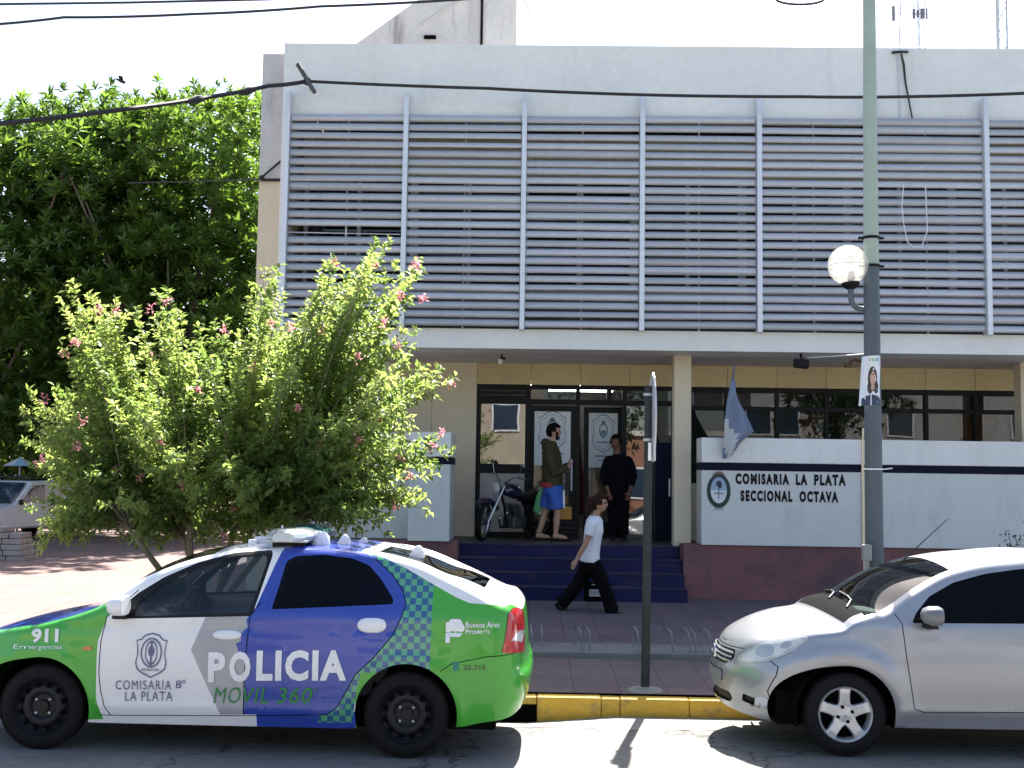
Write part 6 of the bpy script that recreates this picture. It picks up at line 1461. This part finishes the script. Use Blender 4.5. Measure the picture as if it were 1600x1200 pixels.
Flat(lambda a, b, l: (a, -.072-l, b)).poly(ell(0, -.02, .055, .02, 14), 0).poly(ell(0, -.13, .05, .03, 14), 0).build('print', [mat('bag_white', (.6, .66, .6), .6)], gb, local=True)
MB().tube([(-.02, 0, .2), (.06, -.0, .34), (.13, -.05, .40)], [.02, .014, .012], 6).build('bag_handle', M_gbag, gb, smooth=True, local=True)
cx_, cz_ = pt(882, 800, 17.75)
cr = thing('crate', 'dark crate on the porch behind the barelegged man', 'crate', (cx_, 17.75, .995)); H2 = cz_-.995-.10
for k in range(4): z = .01+k*(H2-.03)/4; MB().box(-.16, .16, -.14, .14, z, z+(H2-.03)/4-.012).build('slat_course', M_frame, cr, local=True, bevel=.004)
ob_ = thing('parcel', 'small orange parcel on the dark crate behind the man\'s bare legs', 'parcel', (cx_, 17.75, .995+H2-.01))
MB().box(-.11, .11, -.10, .10, 0, .19).build('carton', mat('orange_card', (.55, .27, .05), .6, var=.1), ob_, local=True, bevel=.006); MB().box(-.112, .112, -.02, .02, .0, .192).build('tape', mat('tan_tape', (.45, .30, .12), .4), ob_, local=True)
# the man in dark clothes in the doorway
j = joint(17.65)
m2 = thing('person', 'man in dark clothes standing in the shade before the right-hand door', 'person', (pt(964, 838, 17.65)[0], 17.65, .995))
hc = j(962.5, 692); bd_ = MB(); add_head(bd_, hc, R(-118), 1.05)
bd_.tube([j(965, 714), j(964, 704), j(963, 697)], [.064, .06, .062], 10)
bd_.tube([j(966, 770), j(966, 745), j(966, 726), j(966, 716)], [.15, .15, .15, .075], 14, flat=.72)
arms = []
for s, e, h_ in ((-1, (943, 745), (950, 768)), (1, (990, 745), (983, 768))):
    A = [j(966+s*15, 719), j((966+s*19+e[0])/2, 733), j(*e), j((e[0]+h_[0])/2, 757, -.06), j(*h_, -.10)]; arms.append(A)
    bd_.tube(A, [.055, .05, .042, .038, .03], 10); add_hand(bd_, A[-1], (-s*.3, -.2, -1), (0, 1, 0), 1.05)
l2 = [[j(966+s*7, 770), j(966+s*8, 804), j(966+s*9, 835)] for s in (-1, 1)]
for L in l2: bd_.tube(L, [.095, .062, .042], 10); a = Vector(L[2]); bd_.tube([a+Vector((0, .04, -.03)), a+Vector((0, -.17, -.05))], [.042, .03], 8)
fuse('body', bd_, SK3, m2, .0085, 4)
M_dkc = mat('dark_jacket', (.0045, .005, .009), .9, spec=.08, bump=.8, bscale=14)
jk = MB().tube([j(966, 776), j(966, 750), j(966, 728), j(966, 717), j(965.5, 709)], [.175, .178, .185, .15, .085], 16, flat=.72)
for A in arms: jk.tube([Vector(A[0]), *A[1:4]], [.08, .072, .062, .052], 10).ball(Vector(A[0])+Vector((0, 0, -.01)), .08, 10).ball(A[3], .05, 8)
fuse('jacket', jk, M_dkc, m2, .012, 5)
t2_ = MB().tube([j(966, 768), j(966, 782)], [.165, .16], 14, flat=.75)
for L in l2: t2_.tube([L[0], L[1], (L[2][0], L[2][1], L[2][2]-.01)], [.115, .09, .08], 12)
fuse('trousers', t2_, M_trk, m2, .012, 5)
for L in l2: a = Vector(L[2]); MB().tube([a+Vector((0, .06, -.045)), a+Vector((0, -.06, -.04)), a+Vector((0, -.2, -.06))], [.045, .05, .032], 10).build('shoe', M_shoe, m2, smooth=True)
hair('hair', hc, R(-118), M_hairk, m2, lambda ph, z: z > .06 or (ph > 1.1 and z > -.02) or (ph > 1.8 and z > -.08), 1.05, .018)
f_ = R(-118); spots([(hc[0]+.088*math.cos(f_)-s*.032*math.sin(f_), hc[1]+.088*math.sin(f_)+s*.032*math.cos(f_), hc[2]+.01) for s in (-1, 1)], M_black, 'eye', m2, .009)
# navy notice stand right of the doors, red furled flags in the gap
ns_ = thing('notice_stand', 'tall navy notice stand beside the right end of the entrance glazing', 'notice stand', (ex(1036), 17.75, .995))
MB().box(-.16, .16, -.03, .03, .02, ez(690)-.995).build('panel', M_navyp, ns_, local=True, bevel=.01); MB().box(-.18, .18, -.12, .12, 0, .02).build('foot', M_frame, ns_, local=True)
MB().prism([(-.17, ez(690)-.995+.002), (-.10, ez(690)-.995+.002), (-.13, ez(676)-.995), (-.17, ez(676)-.995)], -.025, .025).build('side_wing', M_navyp, ns_, local=True); MB().prism([(.17, ez(690)-.995+.002), (.08, ez(690)-.995+.002), (.11, ez(676)-.995), (.17, ez(676)-.995)], -.025, .025).build('side_wing', M_navyp, ns_, local=True)
MB().tube([(.06, -.05, ez(772)-.995), (.06, -.05, ez(745)-.995)], .014, 8).build('paper_roll', T_w, ns_, local=True)
ff = thing('furled_flag', 'dark red furled flag standing in the gap between the two doors', 'flag', (ex(907), 18.9, .995))
MB().tube([(0, 0, 0), (0, 0, 2.0)], .015, 8).build('staff', M_wood, ff, local=True)
MB().tube([(0, 0, .35), (.02, 0, .8), (.0, 0, 1.3), (0, 0, 1.75)], [.10, .085, .06, .025], 9).build('cloth', mat('dark_red_cloth', (.10, .018, .014), .85, var=.3, scale=8), ff, local=True, smooth=True)
# ================================================================== motorcycle on the porch
fxp = pt(741, 838, 16.75)[0]
mc = thing('motorcycle', 'dark motorcycle with long raked forks parked on the porch by the entrance', 'motorcycle')
M_mtank = mat('purple_tank', (.018, .010, .045), .25, coat=1, var=.05); M_eng = mat('engine_alloy', (.10, .10, .105), .4, metal=.6, var=.2); M_chr = mat('chrome', (.34, .345, .36), .22, metal=.9)
def mwheel(x, y, r, w_, ang=0, par=mc):
    o = MB().lathe([(r*.80, -w_*.4), (r*.9, -w_/2), (r*.98, -w_*.3), (r, 0), (r*.98, w_*.3), (r*.9, w_/2), (r*.80, w_*.4), (r*.80, -w_*.4)], (0, 0, 0), 'y', 32).build('wheel', mat('tyre_rubber'), par, local=True, smooth=True); o.location = (x, y, r); o.rotation_euler.z = ang
    MB().lathe([(r*.80, -.03), (r*.76, 0), (r*.80, .03)], (0, 0, 0), 'y', 28).build('rim', M_chr, o, local=True, smooth=True); MB().lathe([(.001, -.07), (.05, -.06), (.05, .06), (.001, .07)], (0, 0, 0), 'y', 14).build('hub', M_eng, o, local=True)
    for k in range(10): a = R(36*k); MB().tube([(.04*math.cos(a), .02*(-1)**k, .04*math.sin(a)), (r*.78*math.cos(a), 0, r*.78*math.sin(a))], .005, 4).build('spoke', M_chr, o, local=True)
    return o
mwheel(0, 0, .30, .12); mwheel(1.42, .0, .31, .09, R(26))
for s in (-1, 1):
    MB().tube([(1.42, s*.085, .31), (1.28, s*.085, .56)], .026, 8).tube([(1.28, s*.085, .56), (1.10, s*.085, .90)], .019, 8).build('fork_leg', M_chr, mc, local=True, smooth=True)
    MB().tube([(1.06, s*.05, .95), (1.02, s*.2, 1.06), (.88, s*.36, 1.05)], .014, 8).build('handlebar', M_chr, mc, local=True, smooth=True)
    MB().tube([(.90, s*.34, 1.05), (.80, s*.39, 1.04)], .02, 8).build('grip', M_trim, mc, local=True)
    mo = MB().tube([(.98, s*.27, 1.06), (1.0, s*.31, 1.22)], .007, 6).build('mirror_stalk', M_chr, mc, local=True); MB().ball((.99, s*.33, 1.26), (.012, .055, .035), 10).build('mirror', M_chr, mo, local=True, smooth=True)
    MB().tube([(0, s*.12, .31), (.35, s*.13, .33)], .022, 6).tube([(.02, s*.13, .32), (.15, s*.14, .66)], .028, 8).build('swing_arm', M_eng, mc, local=True)
hl_ = MB().lathe([(.001, -.08), (.06, -.06), (.088, 0), (.09, .02)], (1.20, 0, .86), 'x', 20).build('headlight', M_chr, mc, local=True, smooth=True); MB().lathe([(.088, .02), (.06, .035), (.001, .042)], (1.20, 0, .86), 'x', 20).build('lens', mat('clear_lamp'), hl_, local=True, smooth=True)
vs_, n = [], 12
tk = MB().tube([(1.02, 0, .80), (.92, 0, .83), (.75, 0, .80), (.58, 0, .74)], [.06, .115, .125, .07], 14, flat=1.0).build('fuel_tank', M_mtank, mc, local=True, smooth=True)
MB().tube([(.60, 0, .70), (.40, 0, .68), (.18, 0, .74), (-.10, 0, .82), (-.18, 0, .80)], [.06, .11, .11, .09, .03], 12, flat=1.3).build('seat', M_trim, mc, local=True, smooth=True)
MB().tube([(.30*math.cos(R(a))*1.12, 0, .30+.30*1.15*math.sin(R(a))) for a in range(30, 175, 16)], [.06]*10, 8, flat=1.2).build('rear_mudguard', M_mtank, mc, local=True, smooth=True)
MB().tube([(1.42+.35*math.cos(R(a)), 0, .31+.35*math.sin(R(a))) for a in range(60, 150, 14)], [.05]*7, 8, flat=1.0).build('front_mudguard', M_mtank, mc, local=True, smooth=True)
MB().tube([(1.10, 0, .84), (.95, 0, .55), (.85, 0, .22), (.45, 0, .20), (.35, 0, .45), (.55, 0, .66), (1.08, 0, .80)], .022, 8).build('frame', M_trim, mc, local=True, smooth=True)
eb = MB().box(.48, .82, -.13, .13, .20, .40).build('engine_block', M_eng, mc, local=True, bevel=.03)
for k in range(6): MB().prism(rounded([(.58+k*.012, -.10), (.78+k*.012, -.10), (.78+k*.012, .10), (.58+k*.012, .10)], .03), .42+k*.032, .435+k*.032, plane='xy').build('cooling_fin', M_eng, eb, local=True)
MB().lathe([(.001, 0), (.085, .01), (.09, .04)], (.62, -.17, .31), 'y', 20).build('clutch_cover', M_chr, eb, local=True, smooth=True)
MB().tube([(.78, -.06, .45), (.92, -.12, .34), (.80, -.17, .18), (.3, -.19, .20), (-.25, -.20, .26)], [.02, .02, .022, .045, .045], 10).build('exhaust', M_chr, mc, local=True, smooth=True)
MB().tube([(.5, .1, .22), (.48, .30, .0)], .012, 6).build('side_stand', M_trim, mc, local=True); MB().box(-.24, -.20, -.05, .05, .52, .60).build('tail_light', M_tl, mc, local=True, bevel=.008)
mc.rotation_euler = (R(-7), 0, R(180+50)); fw_d = Vector((math.cos(R(230)), math.sin(R(230)), 0)); mc.scale = (.93,)*3; mc.location = Vector((fxp+.02, 16.80, .997))-fw_d*1.45
# ================================================================== parked white van under the trees
vx = pt(50, 840, 27.5)[0]
vn = thing('van', 'small white van parked facing out under the dark trees at far left', 'van', (vx-.15, 27.0, .285), rz=R(-108)); vn.scale = (.86,)*3
M_vw = mat('white_van_paint', (.72, .73, .74), .35, coat=.5, var=.04)
pf = rounded([(1.75, .32), (1.80, .62), (1.72, .80), (.95, .98), (.35, 1.62), (-1.9, 1.70), (-1.95, .35)], .08)
hw = .74
MB().prism(pf, -hw, hw).build('body', M_vw, vn, local=True, bevel=.05)
MB().prism([(1.01, 1.02), (.94, 1.06), (.46, 1.58), (.53, 1.55)], -hw+.08, hw-.08).build('windscreen', G_dark if False else mat('dark_glazing', (.02, .035, .06), .06, coat=1, var=.02), vn, local=True)
for s in (-1, 1):
    d = MB().prism([(.90, .40), (.92, .98), (.32, 1.58), (-.25, 1.60), (-.25, .40)], s*hw, s*(hw+.012)).build('door', M_vw, vn, local=True)
    MB().prism([(.74, 1.03), (.28, 1.50), (-.18, 1.52), (-.18, 1.03)], s*(hw+.012), s*(hw+.02)).build('window', mat('dark_glazing'), d, local=True); MB().box(-.2, -.05, s*(hw+.01), s*(hw+.04), .88, .92).build('handle', M_trim, d, local=True)
    MB().ball((.85, s*(hw+.14), 1.05), (.05, .09, .08), 10).build('wing_mirror', M_trim, d, local=True, smooth=True)
    MB().prism(rounded([(1.70, .64), (1.78, .62), (1.74, .78), (1.62, .82)], .02), s*.45, s*(hw+.005)).build('headlight', mat('clear_lamp'), vn, local=True)
    for x in (1.2, -1.2): wheel(vn, x, s*(hw-.02), .29, .17, 'steel', s)
MB().prism([(1.70, .30), (1.86, .32), (1.86, .52), (1.79, .56)], -hw-.01, hw+.01).build('bumper', M_trim, vn, local=True, bevel=.02)
MB().box(1.79, 1.815, -.4, .4, .64, .74).build('grille', M_trim, vn, local=True)
MB().box(-1.4, .2, -.6, .6, 1.70, 1.76).build('roof_rack', M_trim, vn, local=True)
pr_ = thing('parasol', 'small white and pale blue parasol standing behind the white van', 'parasol', (pt(32, 715, 27.5)[0], 27.5, .285)); hz = pt(32, 714, 27.5)[1]-.285
MB().tube([(0, 0, 0), (0, 0, hz)], .025, 8).build('pole', M_galv, pr_, local=True)
for k in range(8):
    a, b = R(45*k), R(45*k+45); MB().add([(0, 0, hz), (.42*math.cos(a), .42*math.sin(a), hz-.22), (.42*math.cos(b), .42*math.sin(b), hz-.22)], [(0, 1, 2)]).build('canopy_panel', T_w if k % 2 else mat('pale_blue_cloth', (.35, .62, .75), .7), pr_, local=True, fix=False)
# ================================================================== across the street, behind the camera: what glass and paint mirror
def opp_house(x0, x1, h, wall, label, y=-14.0, awn=None):
    t = thing('house', label, 'house', ((x0+x1)/2, y-4, 0), group='houses across the street')
    box('wall', wall, t, x0, x1, y-8, y, -.3, h, bevel=0); box('cornice', M_conc, t, x0-.1, x1+.1, y-.2, y+.15, h, h+.25, bevel=0); n_ = max(2, int((x1-x0)/2.6)); st = (x1-x0)/n_
    for k in range(n_):
        xm = x0+st*(k+.5)
        for z0, z1 in ([(1.0, 2.4)]+([(3.9, 5.2)] if h > 5 else [])):
            f = box('window', M_post, t, xm-.62, xm+.62, y, y+.06, z0, z1, bevel=0); box('pane', mat('dark_glazing', (.02, .035, .06), .06, coat=1, var=.02), f, xm-.54, xm+.54, y+.06, y+.07, z0+.08, z1-.08, bevel=0)
    box('door', M_wood, t, x0+.2, x0+1.1, y, y+.05, 0, 2.1, bevel=0)
    return t
opp_house(-22, -9.5, 3.9, mat('faded_ochre_wall', (.34, .26, .17), .9, var=.2), 'low cream house across the street at far left behind the camera')
opp_house(-9.3, .5, 6.4, mat('sand_wall', (.30, .265, .21), .9, var=.2), 'two-storey grey house across the street behind the camera')
opp_house(.7, 9, 3.8, mat('brick_wall', (.20, .10, .065), .9, var=.2), 'low brick house across the street behind the camera')
opp_house(9.2, 24, 6.6, mat('pale_grey_wall', (.33, .33, .33), .9, var=.2), 'two-storey white house across the street at right behind the camera')
o = sheet('far_pavement', [-40, 40], [-14, -9.5], lambda x, y: .16, M_gut)
for i, (x, y) in enumerate(((-7.5, -10.5), (2.5, -10.8), (13, -10.4))):
    lobed_tree('street_tree', ('street tree across the road at left behind the camera', 'street tree across the road behind the camera', 'street tree across the road at right behind the camera')[i], (x, y, .16), [((x+rng.normal(0, .6), y+rng.normal(0, .5), 3.6+rng.random()*1.6), (1.3, 1.2, 1.1)) for _ in range(6)], 380, .30, .12, L_drk, .16, per=8, group='street trees across the road')
